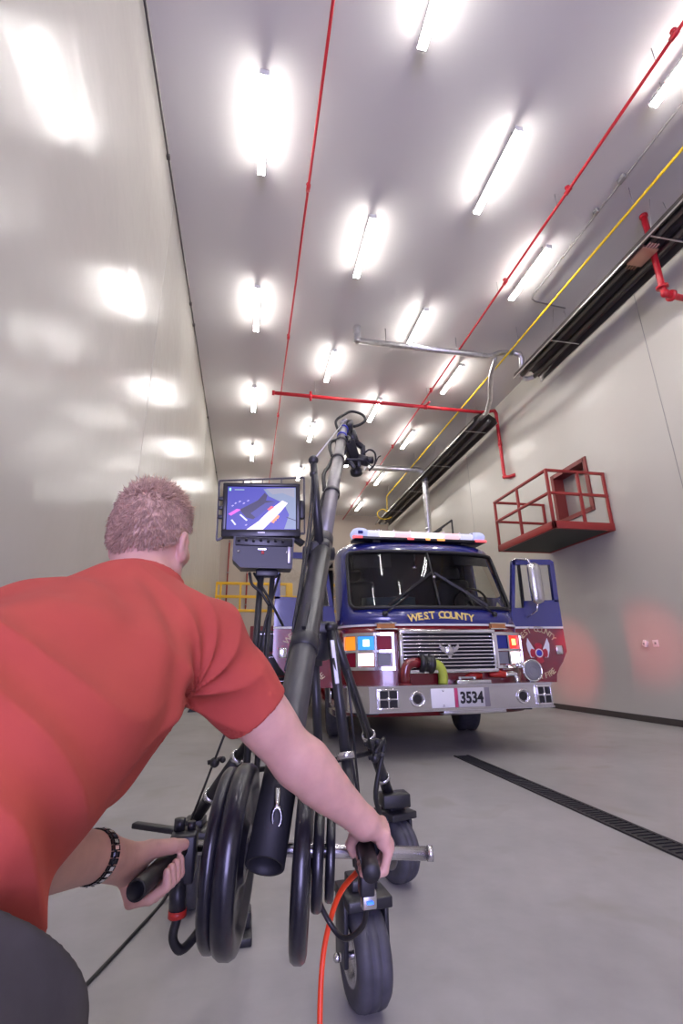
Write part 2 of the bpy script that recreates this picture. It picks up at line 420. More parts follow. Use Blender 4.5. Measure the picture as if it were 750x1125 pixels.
for (x, y0, where) in rows:
    k = -2
    while True:
        y = y0 + 3.32 * k
        k += 1
        if y > 19.5: break
        if y < -4.5: continue
        i = k - 1
        lab = '%s strip light %s %s' % (ords[i] if i >= 0 else ords[-1 - i], 'from the camera end' if i >= 0 else 'behind the camera', where)
        if proto is None:
            proto = thing('strip_light', lab, 'light', (x, y, ZC - .18), 'strip lights on the ceiling'); light_parts(proto)
        else:
            o = proto.copy(); COL.objects.link(o); o.location = (x, y, ZC - .18); o['label'] = lab
            for c in proto.children:
                d = c.copy(); COL.objects.link(d); d.parent = o

# ------------------------------------------------------------------ pipes, conduits, heaters, ducts
def hangers(mb, x, z, ys, r=.005):
    for y in ys: mb.cyl((x, y, z), (x, y, ZC), r, 6)
def sprinkler_line(x, z, r, ys, label):
    t = thing('sprinkler_pipe', label, 'pipe', (x, 8, z), 'red sprinkler pipes')
    MB().tube([(x, YF + .1, z), (x, YB - .1, z)], r, 10).build('pipe', M['redpipe'], t)
    f = MB(); h = MB()
    for y in ys:
        f.cyl((x, y - .05, z), (x, y + .05, z), r * 1.6, 10); f.cyl((x, y, z), (x, y, z + .06), r * .9, 8)
        f.cyl((x, y, z + .06), (x, y, z + .075), r * 1.7, 8)
    f.build('coupling', M['redpipe'], t)
    hangers(h, x, z, [y + .25 for y in ys]); h.build('hanger_rod', M['conduit'], t)
sprinkler_line(.573, 7.52, .019, [-3, 0.5, 4.9, 8.2, 11.5, 14.8, 18], 'thin red sprinkler pipe running along the ceiling towards the plain glossy wall')
sprinkler_line(4.30, 7.52, .022, [-3, 0.5, 2.45, 4.25, 6, 9.6, 12.9, 16.2, 19], 'thin red sprinkler pipe along the ceiling on the side of the heaters')
t = thing('sprinkler_main', 'thick red sprinkler main crossing the bay and dropping down the balcony wall', 'pipe', (3, 10.05, 7.3), 'red sprinkler pipes')
p = [(.36, 10.05, 7.32), (5.85, 10.05, 7.32), (5.99, 10.06, 7.34), (6.38, 10.22, 7.52), (6.46, 10.27, 7.46), (6.48, 10.3, 7.2), (6.48, 10.3, 5.68), (6.49, 10.27, 5.58), (6.52, 10.15, 5.54), (6.57, 9.95, 5.52)]
MB().tube(p, .045, 14).build('pipe', M['redpipe'], t)
f = MB()
f.cyl((.34, 10.05, 7.32), (.40, 10.05, 7.32), .062, 14); f.cyl((1.25, 10.05, 7.32), (1.33, 10.05, 7.32), .06, 14); f.cyl((1.29, 10.05, 7.2), (1.29, 10.05, 7.45), .03, 10)
f.cyl((4.28, 10.05, 7.32), (4.36, 10.05, 7.32), .06, 14); f.cyl((4.32, 9.8, 7.32), (4.32, 10.2, 7.4), .03, 10); f.sphere((6.485, 10.3, 5.6), .062); f.cyl((6.48, 10.3, 6.5), (6.48, 10.3, 6.6), .056, 14)
f.build('fitting', M['redpipe'], t)
h = MB()
for x in (1.4, 4.4): h.cyl((x, 10.05, 7.36), (x, 10.05, ZC), .006, 6)
h.build('hanger_rod', M['conduit'], t)
t = thing('sprinkler_drop', 'short thick red pipe dropping behind the nearer heater to a flanged elbow', 'pipe', (6, 4.6, 7), 'red sprinkler pipes')
MB().tube([(5.92, 4.55, ZC - .04), (5.98, 4.6, 7.2), (6.05, 4.67, 6.42), (6.07, 4.66, 6.34), (6.14, 4.65, 6.31), (6.57, 4.72, 6.36)], .045, 14).build('pipe', M['redpipe'], t)
f = MB(); f.lathe([(-.02, .02), (-.02, .085), (.02, .085), (.02, .02)], (6.045, 4.665, 6.46), (.1, .09, -1), 16); f.lathe([(-.02, .02), (-.02, .085), (.02, .085), (.02, .02)], (6.16, 4.655, 6.31), (1, 0, .1), 16); f.sphere((6.06, 4.66, 6.34), .062)
f.lathe([(-.02, .02), (-.02, .06), (.02, .06), (.02, .02)], (5.92, 4.55, ZC - .03), (0, 0, 1), 14)
f.build('flange', M['redpipe'], t)
t = thing('gas_pipe', 'thin yellow gas pipe running along the ceiling above the heaters', 'pipe', (5.333, 8, 7.4))
MB().tube([(5.333, YF + .1, 7.4), (5.345, 17.0, 7.4), (5.36, 17.12, 7.36), (5.37, 17.2, 6.75)], .02, 10).build('pipe', M['yellow'], t)
h = MB(); hangers(h, 5.335, 7.4, [-3, 1.2, 4.2, 7.3, 10.5, 13.7, 16.8]); h.build('hanger_rod', M['conduit'], t)
MB().tube(arc([(5.37, 17.2, 6.77), (5.2, 17.3, 6.9), (5.0, 17.35, 6.75), (5.1, 17.4, 6.55), (5.4, 17.5, 6.55), (5.7, 17.7, 6.7)], 6), .02, 8).build('flexible_hose', M['yellow'], t)
t = thing('light_conduit', 'thin grey electrical conduit on the ceiling between the red sprinkler and yellow gas pipes', 'conduit', (5.08, 3, 7.7))
MB().tube([(5.05, YF + .1, 7.7), (5.12, 6.35, 7.7), (5.15, 6.45, 7.7), (5.25, 6.5, 7.7), (5.95, 6.55, 7.69)], .014, 8).build('tube', M['conduit'], t)
f = MB(); f.box((5.05, 4.0, 7.66), (5.11, 4.12, 7.74), .006); f.box((5.05, 4.55, 7.665), (5.11, 4.63, 7.735), .006); f.build('junction_box', M['conduit'], t)
t = thing('wall_conduit', 'thin dark conduit running along the top of the plain glossy wall', 'conduit', (XL + .02, 5, 7.5))
MB().tube([(XL + .022, YF + .1, 7.56), (XL + .022, YB - .1, 7.56)], .013, 8).build('tube', M['darkconduit'], t)
f = MB()
for y in (-2, 1.5, 4.85, 7.6, 8.2, 12, 16): f.box((XL, y - .03, 7.535), (XL + .045, y + .03, 7.585), .004)
f.build('clamp', M['darkconduit'], t)

def heater(y0, y1, label, burner):
    X, Z = 5.92, 7.08
    t = thing('radiant_heater', label, 'heater', (X, (y0 + y1) / 2, Z), 'radiant tube heaters')
    prof = [(-.34, -.10), (-.31, .02), (-.13, .14), (.13, .14), (.31, .02), (.34, -.10)]
    r = MB(); rows_ = []
    for y in (y0, y1): rows_.append([(X + a, y, Z + b) for a, b in prof] + [(X + a * .97, y, Z + b - .012) for a, b in reversed(prof)])
    r.grid(rows_, False, True); r.build('reflector', M['heater'], t)
    e = MB(); e.bar((X - .345, y0, Z - .10), (X - .345, y1, Z - .10), .012, .022); e.bar((X + .345, y0, Z - .10), (X + .345, y1, Z - .10), .012, .022)
    e.build('edge_strip', M['heatedge'], t)
    for a in (-.15, .15): MB().tube([(X + a, y0 + .05, Z - .02), (X + a, y1 - .05, Z - .02)], .052, 12).build('heat_tube', M['heatertube'], t)
    MB().tube([(X - .15, y1 - .06, Z - .02)] + [(X - .15 * math.cos(a), y1 - .06 + .13 * math.sin(a), Z - .02) for a in (.5, 1.1, 1.6, 2.1, 2.7)] + [(X + .15, y1 - .06, Z - .02)], .052, 12).build('return_bend', M['galv'], t)
    h = MB(); y = y0 + .6
    while y < y1:
        for s in (-1, 1): h.cyl((X + s * .25, y, Z + .05), (X + s * .12, y, ZC), .005, 6)
        h.bar((X - .33, y, Z - .085), (X + .33, y, Z - .085), .02, .012); y += 2.4
    h.build('hanger', M['heatedge'], t)
    if burner is not None:
        b = MB(); b.box((X - .26, burner - .12, Z - .1), (X + .02, burner + .22, Z - .045), .01)
        for i in range(4): b.cyl((X - .2 + i * .05, burner - .2, Z - .08), (X - .2 + i * .05, burner + .3, Z - .08), .014, 8)
        b.build('burner_coil', M['copper'], t)
heater(-3.5, 8.0, 'dark radiant tube heater hanging above the balcony wall, the one nearer the camera', 4.6)
heater(9.95, 19.8, 'dark radiant tube heater hanging beyond the first, ending over the fire truck', None)
# flue ducts
t = thing('flue_duct', 'galvanised flue duct with a capped tee, crossing the ceiling before the red main', 'duct', (3.5, 7.85, 7.37), 'galvanised flue ducts')
MB().tube([(2.02, 7.86, 7.38), (4.9, 7.86, 7.38), (5.05, 7.86, 7.40), (5.2, 7.87, 7.49), (5.34, 7.87, 7.53), (5.55, 7.87, 7.55)], .062, 16).build('pipe', M['galv'], t)
MB().lathe([(.28, .07), (.25, .085), (.2, .075), (-.02, .075), (-.06, .07), (-.10, .078), (-.12, .06), (-.12, 0)], (1.98, 7.86, 7.45), (0, 0, 1), 18).build('tee_cap', M['galv'], t)
MB().tube([(5.55, 7.87, 7.55), (5.72, 7.88, 7.55), (5.78, 7.9, 7.45), (5.78, 7.98, 7.08)], .055, 16).build('near_drop', M['galv'], t)
MB().tube([(5.12, 7.87, 7.45), (5.17, 8.0, 7.36), (5.2, 8.2, 7.28), (5.26, 8.4, 7.2), (5.5, 8.9, 7.0), (5.72, 9.5, 6.98), (5.77, 9.95, 7.06)], .055, 16).build('far_drop', M['galv'], t)
h = MB()
for x in (2.6, 4.2): h.cyl((x, 7.86, 7.4), (x, 7.86, ZC), .006, 6)
h.build('hanger_rod', M['conduit'], t)
t = thing('flue_duct', 'galvanised duct behind the camera head that turns down beside the light bar', 'duct', (5, 14.2, 7.3), 'galvanised flue ducts')
MB().tube([(3.75, 14.25, 7.36), (5.55, 14.2, 7.36), (5.72, 14.2, 7.33), (5.83, 14.2, 7.23), (5.86, 14.2, 7.0), (5.86, 14.2, .0)], .10, 18).build('pipe', M['galv'], t)
b = MB()
for z in (6.9, 5.2, 3.6, 2.2): b.cyl((5.86, 14.2, z), (5.86, 14.2, z + .06), .112, 18)
b.lathe([(0, .12), (.05, .12), (.06, .1)], (3.72, 14.25, 7.36), (1, 0, 0), 18)
b.build('joint_band', M['galv'], t)

# ------------------------------------------------------------------ balcony
BX0, BX1, BY0, BY1, BZ = 5.31, XR, 7.08, 9.04, 3.25
t = thing('balcony', 'dark red steel balcony with pipe railings fixed high on the wall below the window', 'balcony', (BX1, 8.06, BZ))
b = MB()
b.box((BX0, BY0, BZ), (BX0 + .06, BY1, BZ + .14), .006); b.box((BX0, BY0, BZ), (BX1, BY0 + .06, BZ + .14), .006); b.box((BX0, BY1 - .06, BZ), (BX1, BY1, BZ + .14), .006)
b.box((BX1 - .06, BY0 + .06, BZ), (BX1, BY1 - .06, BZ + .14), .006)
b.build('fascia', M['redsteel'], t)
b = MB(); b.box((BX0 + .05, BY0 + .05, BZ + .10), (BX1, BY1 - .05, BZ + .13))
b.box((BX0 + .05, BY0 + .05, BZ + .012), (BX1, BY1 - .05, BZ + .04))
b.build('deck', M['deck_under'], t)
zt = BZ + .14; ztop = 4.38; zm = 3.93
def post(x, y, z1=ztop):
    MB().box((x - .024, y - .024, zt), (x + .024, y + .024, z1), .004).build('post', M['redsteel'], t)
for x, y in ((BX0 + .03, BY0 + .03), (BX0 + .03, (BY0 + BY1) / 2 + .05), (BX0 + .03, BY1 - .03), (BX0 + .68, BY0 + .03), (BX1 - .03, BY0 + .03), (BX1 - .03, BY1 - .03)): post(x, y)
for z in (ztop, zm):
    r = MB(); r.bar((BX0 + .005, BY0 + .03, z), (BX1, BY0 + .03, z), .05, .05, .006); r.bar((BX0 + .005, BY1 - .03, z), (BX1, BY1 - .03, z), .05, .05, .006)
    r.bar((BX0 + .03, BY0, z), (BX0 + .03, BY1, z), .05, .05, .006); r.build('rail', M['redsteel'], t)

# mezzanine guard railing
t = thing('guard_railing', 'yellow guard railing along the storage loft in front of the back wall', 'railing', (0.5, 17.75, 2.8))
r = MB()
for z, xe in ((2.84, 1.62), (3.35, 3.15), (3.84, 1.62)): r.bar((-1.2, 17.76, z), (xe, 17.76, z), .085, .10, .01)
r.box((1.38, 17.70, 3.0), (1.64, 17.80, 3.86), .02)
r.build('rail', M['yellowrail'], t)
for x in (-1.17, -1.02, -.30, .75, 2.4, 3.1): MB().box((x - .035, 17.73, 2.78), (x + .035, 17.79, 3.86), .008).build('post', M['yellowrail'], t)
# red stand pipes on back wall
for x, lab in ((-.95, 'in the corner by the plain glossy wall'), (-.1, 'just behind the monitor stand')):
    t = thing('stand_pipe', 'slim red vertical pipe on the back wall, %s' % lab, 'pipe', (x, 20.95, 2.8), 'red pipes on the back wall')
    MB().tube([(x, YB - .08, 2.78), (x, YB - .08, 6.3)], .03, 8).build('pipe', M['redsteel'], t)
    c = MB()
    for z in (3.4, 4.8, 6.2): c.box((x - .05, YB - .11, z), (x + .05, YB, z + .05), .006)
    c.build('clamp', M['conduit'], t)
t = thing('drain_pipe', 'dark red bent pipe at the top of the back wall over the truck roof', 'pipe', (4, 20.9, 6.8), 'red pipes on the back wall')
MB().tube([(4.9, YB - .1, 7.1), (5.25, YB - .1, 7.1), (5.3, YB - .1, 7.02), (5.3, YB - .1, 4.6)], .04, 8).build('pipe', M['redsteel'], t)
# wall outlets
for y, lab, kind in ((6.93, 'white wall box with a tilted cover on the balcony wall, farther from the camera', 0), (6.73, 'square white outlet plate on the balcony wall, nearer the camera', 1)):
    t = thing('wall_outlet', lab, 'outlet', (XR, y, 1.24), 'outlets on the balcony wall')
    b = MB()
    if kind: b.box((XR - .012, y - .055, 1.18), (XR, y + .055, 1.29), .004)
    else: b.box((XR - .05, y - .05, 1.19), (XR, y + .03, 1.29), .008, Matrix.Rotation(.5, 3, 'X'))
    b.build('cover', M['outlet'], t)
    s = MB(); s.box((XR - .018 - .035 * (1 - kind), y - .02, 1.22), (XR - .010, y + .012, 1.255), .002); s.build('socket', M['conduit'], t)
# tool cabinet and floor block in the distance
t = thing('tool_cabinet', 'tall maroon tool cabinet with black front behind the monitor stand', 'cabinet', (.33, 7.6, 0))
MB().box((.05, 7.4, .1), (.75, 7.9, 1.56), .01).build('body', M['cabinet'], t)
d = MB()
for k in range(4): d.box((.10, 7.385, .16 + k * .34), (.72, 7.40, .47 + k * .34), .006)
d.build('drawer', M['black'], t)
h = MB()
for k in range(4): h.bar((.2, 7.37, .42 + k * .34), (.62, 7.37, .42 + k * .34), .02, .015)
h.build('handle', M['steel'], t)
for x, y in ((.12, 7.47), (.68, 7.47), (.12, 7.83), (.68, 7.83)): MB().lathe([(-.02, 0), (-.02, .05), (.02, .05), (.02, 0)], (x, y, .05), (1, 0, 0), 14).build('caster', M['blackrubber'], t)
t = thing('wheel_chock', 'black wheel chock with yellow end on the floor by the far plain wall', 'chock', (-1.0, 11.6, 0))
MB().prism([(-.2, 0), (.2, 0), (.16, .12), (0, .2), (-.14, .12)], 'y', -.12, .12).build('body', M['blackrubber'], t, False)
MB().box((.12, -.10, .02), (.215, .10, .09), .008).build('end_plate', M['yellow'], t, False)

# ------------------------------------------------------------------ fire truck (own frame: x across, y back from the bumper face)
TR = (2.36, 5.25, 0)
truck = thing('fire_truck', 'blue and maroon fire truck with both front doors open and warning lights lit', 'fire truck', TR)
def TP(name, mb, m, parent=truck): return mb.build(name, m, parent, False)
half = [(0, 0), (.3, .005), (.6, .03), (.85, .085), (1.02, .17), (1.13, .29), (1.19, .43), (1.21, .60)]
hc = [(p.x, p.y) for p in arc([(a, b, 0) for a, b in half], 8)]
cum = [0]
for i in range(1, len(hc)): cum.append(cum[-1] + math.dist(hc[i], hc[i - 1]))
SF = cum[-1]
def cpt(s):                                                # contour point and outward normal at arc length s
    a = min(abs(s), SF - 1e-6); i = max(k for k in range(len(cum)) if cum[k] <= a); i = min(i, len(hc) - 2)
    f = (a - cum[i]) / (cum[i + 1] - cum[i]); p = hc[i]; q = hc[i + 1]
    x = p[0] + (q[0] - p[0]) * f; y = p[1] + (q[1] - p[1]) * f; tx = q[0] - p[0]; ty = q[1] - p[1]; L = math.hypot(tx, ty)
    n = (ty / L, -tx / L); sg = 1 if s >= 0 else -1
    return (x * sg, y), (n[0] * sg, n[1])
ZL = [(.42, .22, 1), (.7, .20, 1), (1.1, .20, 1), (1.36, .205, 1), (1.44, .22, 1), (1.62, .26, 1), (2.05, .435, .985), (2.46, .61, .965), (2.54, .665, .94), (2.60, .76, .89), (2.635, .95, .78), (2.65, 1.2, .55)]
def zlev(z):
    for (a, b) in zip(ZL, ZL[1:]):
        if a[0] <= z <= b[0]:
            f = (z - a[0]) / (b[0] - a[0]); return a[1] + (b[1] - a[1]) * f, a[2] + (b[2] - a[2]) * f
    return ZL[-1][1:] if z > ZL[-1][0] else ZL[0][1:]
def S(s, z, off=0.0):                                      # point on the cab skin
    (x, y), n = cpt(s); y0, w = zlev(z)
    return V(((x + n[0] * off) * w, y0 + y + n[1] * off, z))
def curved_box(mb, s0, s1, z0, z1, o0, o1, n=8):
    ss = [s0 + (s1 - s0) * i / n for i in range(n + 1)]
    rows_ = [[S(s, z0, o0), S(s, z0, o1), S(s, z1, o1), S(s, z1, o0)] for s in ss]
    mb.grid(rows_, False, True)
    mb._mk(rows_[0], [(0, 1, 2, 3)]); mb._mk(rows_[-1], [(3, 2, 1, 0)])
sidey = [.40, .56, .95, 1.4, 2.0, 2.9]
def cab_shell(zs, skip):
    ss = list(np.linspace(-SF + 1e-4, SF - 1e-4, 57)); mb = MB(); rows_ = []; keys = []
    keys = [('L', y) for y in reversed(sidey)] + [('F', s) for s in ss] + [('R', y) for y in sidey]
    def P(k, z):
        if k[0] == 'F': return S(k[1], z)
        y0, w = zlev(z); yy = 0.6 + y0 + (k[1] - .22) * (3.3 - .6 - y0) / 2.68
        return V(((-1 if k[0] == 'L' else 1) * 1.21 * w, yy, z))
    verts = [P(k, z) for z in zs for k in keys]; n = len(keys); f = []
    for i in range(len(zs) - 1):
        for j in range(n - 1):
            if not skip(keys[j], keys[j + 1], (zs[i] + zs[i + 1]) / 2): f.append((i * n + j, i * n + j + 1, (i + 1) * n + j + 1, (i + 1) * n + j))
    mb._mk(verts, f, True); return mb, n, verts
def door_gap(a, b, z):
    return a[0] == b[0] and a[0] in 'LR' and .50 < z < 2.42 and min(a[1], b[1]) >= .39 and max(a[1], b[1]) <= 1.41
WS = 1.16
def skip_up(a, b, z):
    if a[0] == 'F' and b[0] == 'F' and -WS < (a[1] + b[1]) / 2 < WS and 1.66 < z < 2.44: return True
    if a[0] == b[0] and a[0] in 'LR' and 1.75 < z < 2.4 and min(a[1], b[1]) >= 1.39 and max(a[1], b[1]) <= 2.01: return True
    return door_gap(a, b, z)
zl = list(np.linspace(.42, 1.43, 9)); mb, n_, _ = cab_shell(zl, door_gap)
o = TP('cab_lower', mb, M['red']); md = o.modifiers.new('thick', 'SOLIDIFY'); md.thickness = .03; md.offset = -1
zu = [1.45, 1.55, 1.645, 1.70, 1.85, 2.0, 2.15, 2.3, 2.42, 2.46, 2.50, 2.54, 2.57, 2.60, 2.62, 2.635, 2.645, 2.65]
mb, n_, vv = cab_shell(zu, skip_up)
mb._mk([p.copy() for p in vv[-n_:]], [tuple(range(n_))], True)
o = TP('cab_upper', mb, M['blue']); md = o.modifiers.new('thick', 'SOLIDIFY'); md.thickness = .03; md.offset = -1
mb = MB()
for a, b in ((-SF + .001, SF - .001),): curved_box(mb, a, b, 1.428, 1.452, -.01, .006, 50)
TP('stripe', mb, M['stripe'])
# windshield
ss = np.linspace(-WS - .01, WS + .01, 41); g = MB(); g.grid([[S(s, z, -.012) for s in ss] for z in np.linspace(1.64, 2.45, 9)])
ws = TP('windshield', g, M['glass'])
gk = MB()
lp = [S(s, 1.655, .004) for s in np.linspace(-WS + .06, WS - .06, 30)] + [S(WS - .015, 1.70, .004), S(WS, 1.75, .004), S(WS, 2.34, .004), S(WS - .015, 2.40, .004)] + [S(s, 2.435, .004) for s in np.linspace(WS - .06, -WS + .06, 30)] + [S(-WS + .015, 2.40, .004), S(-WS, 2.34, .004), S(-WS, 1.75, .004), S(-WS + .015, 1.70, .004)]
gk.tube(lp, .024, 8, closed=True); gk.tube([S(0, z, .0) for z in np.linspace(1.65, 2.44, 6)], .018, 8)
TP('gasket', gk, M['blackrubber'], ws)
# wipers
for sg in (-1, 1):
    a = S(sg * .72, 1.575, .035); p1 = S(sg * .40, 1.80, .04); p2 = S(sg * .06, 2.04, .04)
    w = MB(); w.tube([a, p1], .014, 8); w.sphere(a, .035); TPw = TP('wiper', w, M['black'])
    w = MB(); w.bar(S(sg * .66, 1.68, .03), S(sg * .02, 2.12, .03), .016, .03); TP('wiper_blade', w, M['blackrubber'], TPw)
TP('wiper_pivot', MB().sphere(S(0, 2.06, .03), .025), M['chrome'])
# cab interior
i_ = MB(); i_.box((-1.12, .50, 1.30), (1.12, .98, 1.62), .05); i_.box((-1.1, .3, .44), (1.1, 3.2, .56)); i_.box((-.28, .9, .5), (.28, 1.9, 1.35), .05)
TP('dashboard', i_, M['dash'])
TP('dash_tray', MB().box((-.88, .52, 1.62), (-.25, .72, 1.78), .01), M['teal'])
TP('cab_rear_wall', MB().box((-1.16, 2.42, .5), (.38, 2.46, 2.5)).box((-1.18, 3.22, .42), (1.18, 3.28, 2.6)).box((.38, 2.42, .5), (1.15, 2.46, 1.5)), M['dash'])
for sx in (-.66, .66):
    s = MB(); s.box((sx - .25, 1.35, .95), (sx + .25, 1.85, 1.12), .05); s.box((sx - .25, 1.78, 1.1), (sx + .25, 1.93, 2.0), .06); s.box((sx - .14, 1.8, 2.0), (sx + .14, 1.92, 2.2), .05)
    TP('seat', s, M['seat'])
sw = MB(); R_ = Matrix.Rotation(math.radians(-60), 3, 'X')
cpos = V((.66, 1.08, 1.70)); sw.tube([cpos + R_ @ V((.22 * math.cos(a), .22 * math.sin(a), 0)) for a in np.linspace(0, 2 * PI, 28, endpoint=False)], .018, 8, closed=True)
for a in (0, 2.1, 4.2): sw.bar(cpos, cpos + R_ @ V((.21 * math.cos(a), .21 * math.sin(a), 0)), .03, .015)
sw.cyl(cpos, (.66, .9, 1.55), .03)
TP('steering_wheel', sw, M['black'])
TP('cab_lamp', MB().sphere((-.1, .98, 2.2), .03).bar((-.1, .98, 2.2), (-.1, .9, 2.46), .015, .015), M['chrome'])
TP('sun_visor', MB().box((-.95, .86, 2.2), (-.45, .885, 2.42), .01).box((.45, .86, 2.25), (.95, .885, 2.42), .01), M['dash'])
# grille
gr = TP('grille', MB().frame(-.61, .61, .884, 1.377, .045, .10, .27, .012).box((-.61, .11, 1.33), (.61, .26, 1.365), .01), M['chrome'])
TP('grille_backing', MB().box((-.575, .19, .92), (.575, .23, 1.34)), M['matblack'], gr)
for k in range(9):
    z = .955 + k * .0415
    TP('bar', MB().box((-.57, .125, z), (.57, .17, z + .016), .005), M['chrome'], gr)
em = MB(); em.lathe([(-.02, 0), (-.02, .055), (.0, .062), (.012, .05), (.018, 0)], (0, .115, 1.13), (0, -1, 0), 20)
for sg in (-1, 1):
    em.prism([(sg * .045, 1.135), (sg * .075, 1.175), (sg * .115, 1.205), (sg * .125, 1.185), (sg * .105, 1.165), (sg * .118, 1.155), (sg * .095, 1.14), (sg * .103, 1.125), (sg * .045, 1.11)][::sg], 'y', .10, .122)
em.prism([(-.03, 1.08), (0, 1.04), (.03, 1.08)], 'y', .10, .125); em.sphere((0, .10, 1.185), .022)
TP('badge', em, M['steel'], gr)
# headlight clusters
for sg in (-1, 1):
    def cb(mb, a, b, z0, z1, o0, o1): curved_box(mb, sg * a, sg * b, z0, z1, o0, o1)
    fr = MB(); A, B = .64, 1.27
    cb(fr, A, B, .925, .96, -.01, .05); cb(fr, A, B, 1.315, 1.35, -.01, .05); cb(fr, A, A + .03, .96, 1.315, -.01, .05); cb(fr, B - .025, B, .96, 1.315, -.01, .05)
    cb(fr, A + .03, B - .02, 1.125, 1.15, -.01, .04); cb(fr, .845, .87, .96, 1.315, -.01, .04); cb(fr, 1.06, 1.09, .96, 1.315, -.01, .04)
    fr2 = TP('headlight_bezel', fr, M['chrome'])
    def lens(nm, a, b, z0, z1, m, o1=.028):
        l = MB(); cb(l, a, b, z0, z1, -.005, o1); TP(nm, l, m, fr2)
    lens('turn_signal', 1.095, 1.24, 1.155, 1.31, M['amber'])
    lens('corner_panel', 1.095, 1.24, .965, 1.12, M['reddim'], .012)
    if sg < 0:
        lens('warning_lamp', .875, 1.055, 1.155, 1.31, M['bluelamp']); lens('warning_lens', .675, .84, 1.155, 1.31, M['reddim'])
    else:
        lens('warning_lamp', .875, 1.055, 1.155, 1.31, M['redlamp']); lens('warning_lens', .675, .84, 1.155, 1.31, M['bluedim'])
    bl = MB(); cb(bl, .93, 1.0, 1.195, 1.27, .028, .034); TP('bulb', bl, M['bulbblue'] if sg < 0 else M['bulbred'], fr2)
    lens('headlamp', .885, 1.05, .975, 1.115, M['headlamp']); lens('fog_lamp', .685, .835, .975, 1.115, M['fogglass'])
    l = MB(); curved_box(l, sg * .62, sg * .83, 1.395, 1.455, 0, .055, 4); mk = TP('marker_lamp', l, M['brass'])
    l = MB(); curved_box(l, sg * .60, sg * .85, 1.385, 1.397, 0, .06, 4); curved_box(l, sg * .60, sg * .85, 1.453, 1.463, 0, .06, 4); TP('marker_trim', l, M['chrome'], mk)
# lettering WEST COUNTY
def curved_text(txt, z0, size, width, rise):
    mb = MB(); n = len(txt); adv = {' ': .6, 'W': 1.25, 'I': .5}
    ws_ = [adv.get(c, 1) for c in txt]; tot = sum(ws_); x = -tot / 2
    for c, wd in zip(txt, ws_):
        s = (x + wd / 2) / tot * width; x += wd
        if c == ' ': continue
        u = 2 * s / width; z = z0 + rise * (1 - u * u)
        p = S(s, z, .006); q = S(s, z + size * .7, .006); (_, nn) = cpt(s)
        up = (q - p).normalized(); nrm = V((nn[0], nn[1], 0)); right = up.cross(nrm).normalized(); nrm = right.cross(up)
        if right.x < 0: right = -right
        m4 = Matrix.Identity(4)
        for r_ in range(3): m4[r_][0] = right[r_]; m4[r_][1] = up[r_]; m4[r_][2] = nrm[r_]; m4[r_][3] = p[r_]
        add_text(mb, c, size, m4 @ Matrix.Rotation(-u * .12, 4, 'Z'), .003, .003)
        # small serifs
        for (dx, dz) in ((-.028, 0), (.028, 0)):
            if c in 'WTYN' and c != 'N': 
                if c in 'TY': break
                dz = size * .69
            pp = m4 @ V((dx, dz, .0)); mb.bar(pp - right * .012, pp + right * .012, .008, .006)
    return mb
TP('lettering', curved_text('WEST COUNTY', 1.475, .125, .84, .045), M['gold'])
# bumper
b = MB(); b.prism([(-1.22, .22), (-1.02, 0), (1.195, 0), (1.225, .05), (1.225, .62), (-1.22, .62)], 'z', .50, .745)
bp = TP('bumper', b, M['bumper'])
b = MB(); b.prism([(-1.235, .22), (-1.03, -.012), (1.205, -.012), (1.24, .04), (1.24, .62), (-1.235, .62)], 'z', .745, .762); b.prism([(-1.235, .22), (-1.03, -.012), (1.205, -.012), (1.24, .04), (1.24, .3), (-1.235, .3)], 'z', .488, .50)
TP('bumper_lip', b, M['steel'], bp)
for x0, x1 in ((-.925, -.69), (.985, 1.18)):
    v = MB(); v.frame(x0, x1, .52, .735, .022, -.03, .01, .005); xm = (x0 + x1) / 2
    v.bar((x0, -.018, .6275), (x1, -.018, .6275), .014, .014); v.bar((xm, -.018, .52), (xm, -.018, .735), .014, .014)
    v.lathe([(0, .025), (.015, .02), (.018, 0)], (xm, -.015, .6275), (0, -1, 0), 14); sp = TP('siren_grille', v, M['chrome'])
    TP('grille_mesh', MB().box((x0 + .02, -.012, .54), (x1 - .02, .005, .715)), M['black'], sp)
for x in (-.47, .82):
    h = MB(); h.lathe([(-.01, .085), (.02, .085), (.03, .075), (.012, .06), (-.02, .045), (-.05, .03)], (x, .0, .62), (0, -1, 0), 24); hn = TP('air_horn', h, M['chrome'])
    TP('horn_throat', MB().lathe([(.003, .05), (.003, 0)], (x, .0, .62), (0, -1, 0), 20), M['black'], hn)
p = TP('white_panel', MB().box((-.31, -.012, .522), (-.035, .01, .725), .004), M['whitepanel'])
b = MB()
for z in (.545, .70): b.lathe([(0, .012), (.006, .01), (.008, 0)], (-.17, -.012, z), (0, -1, 0), 10)
TP('bolt', b, M['steel'], p)
TP('strip', MB().box((-.03, -.012, .522), (.005, .01, .725), .003), M['pinkstripe']); TP('strip', MB().box((.335, -.012, .522), (.395, .01, .725), .003), M['greystripe'])
p = TP('number_plate', MB().box((.01, -.012, .522), (.332, .01, .725), .004), M['platewhite'])
t_ = MB(); add_text(t_, '3534', .165, Matrix.Translation((.171, -.014, .567)) @ FRONT @ Matrix.Diagonal((.86, 1, 1, 1)), .002, .006); TP('number', t_, M['darkplate'], p)
TP('tow_tray', MB().box((-.15, .05, .44), (.62, .5, .497), .01), M['steel'])
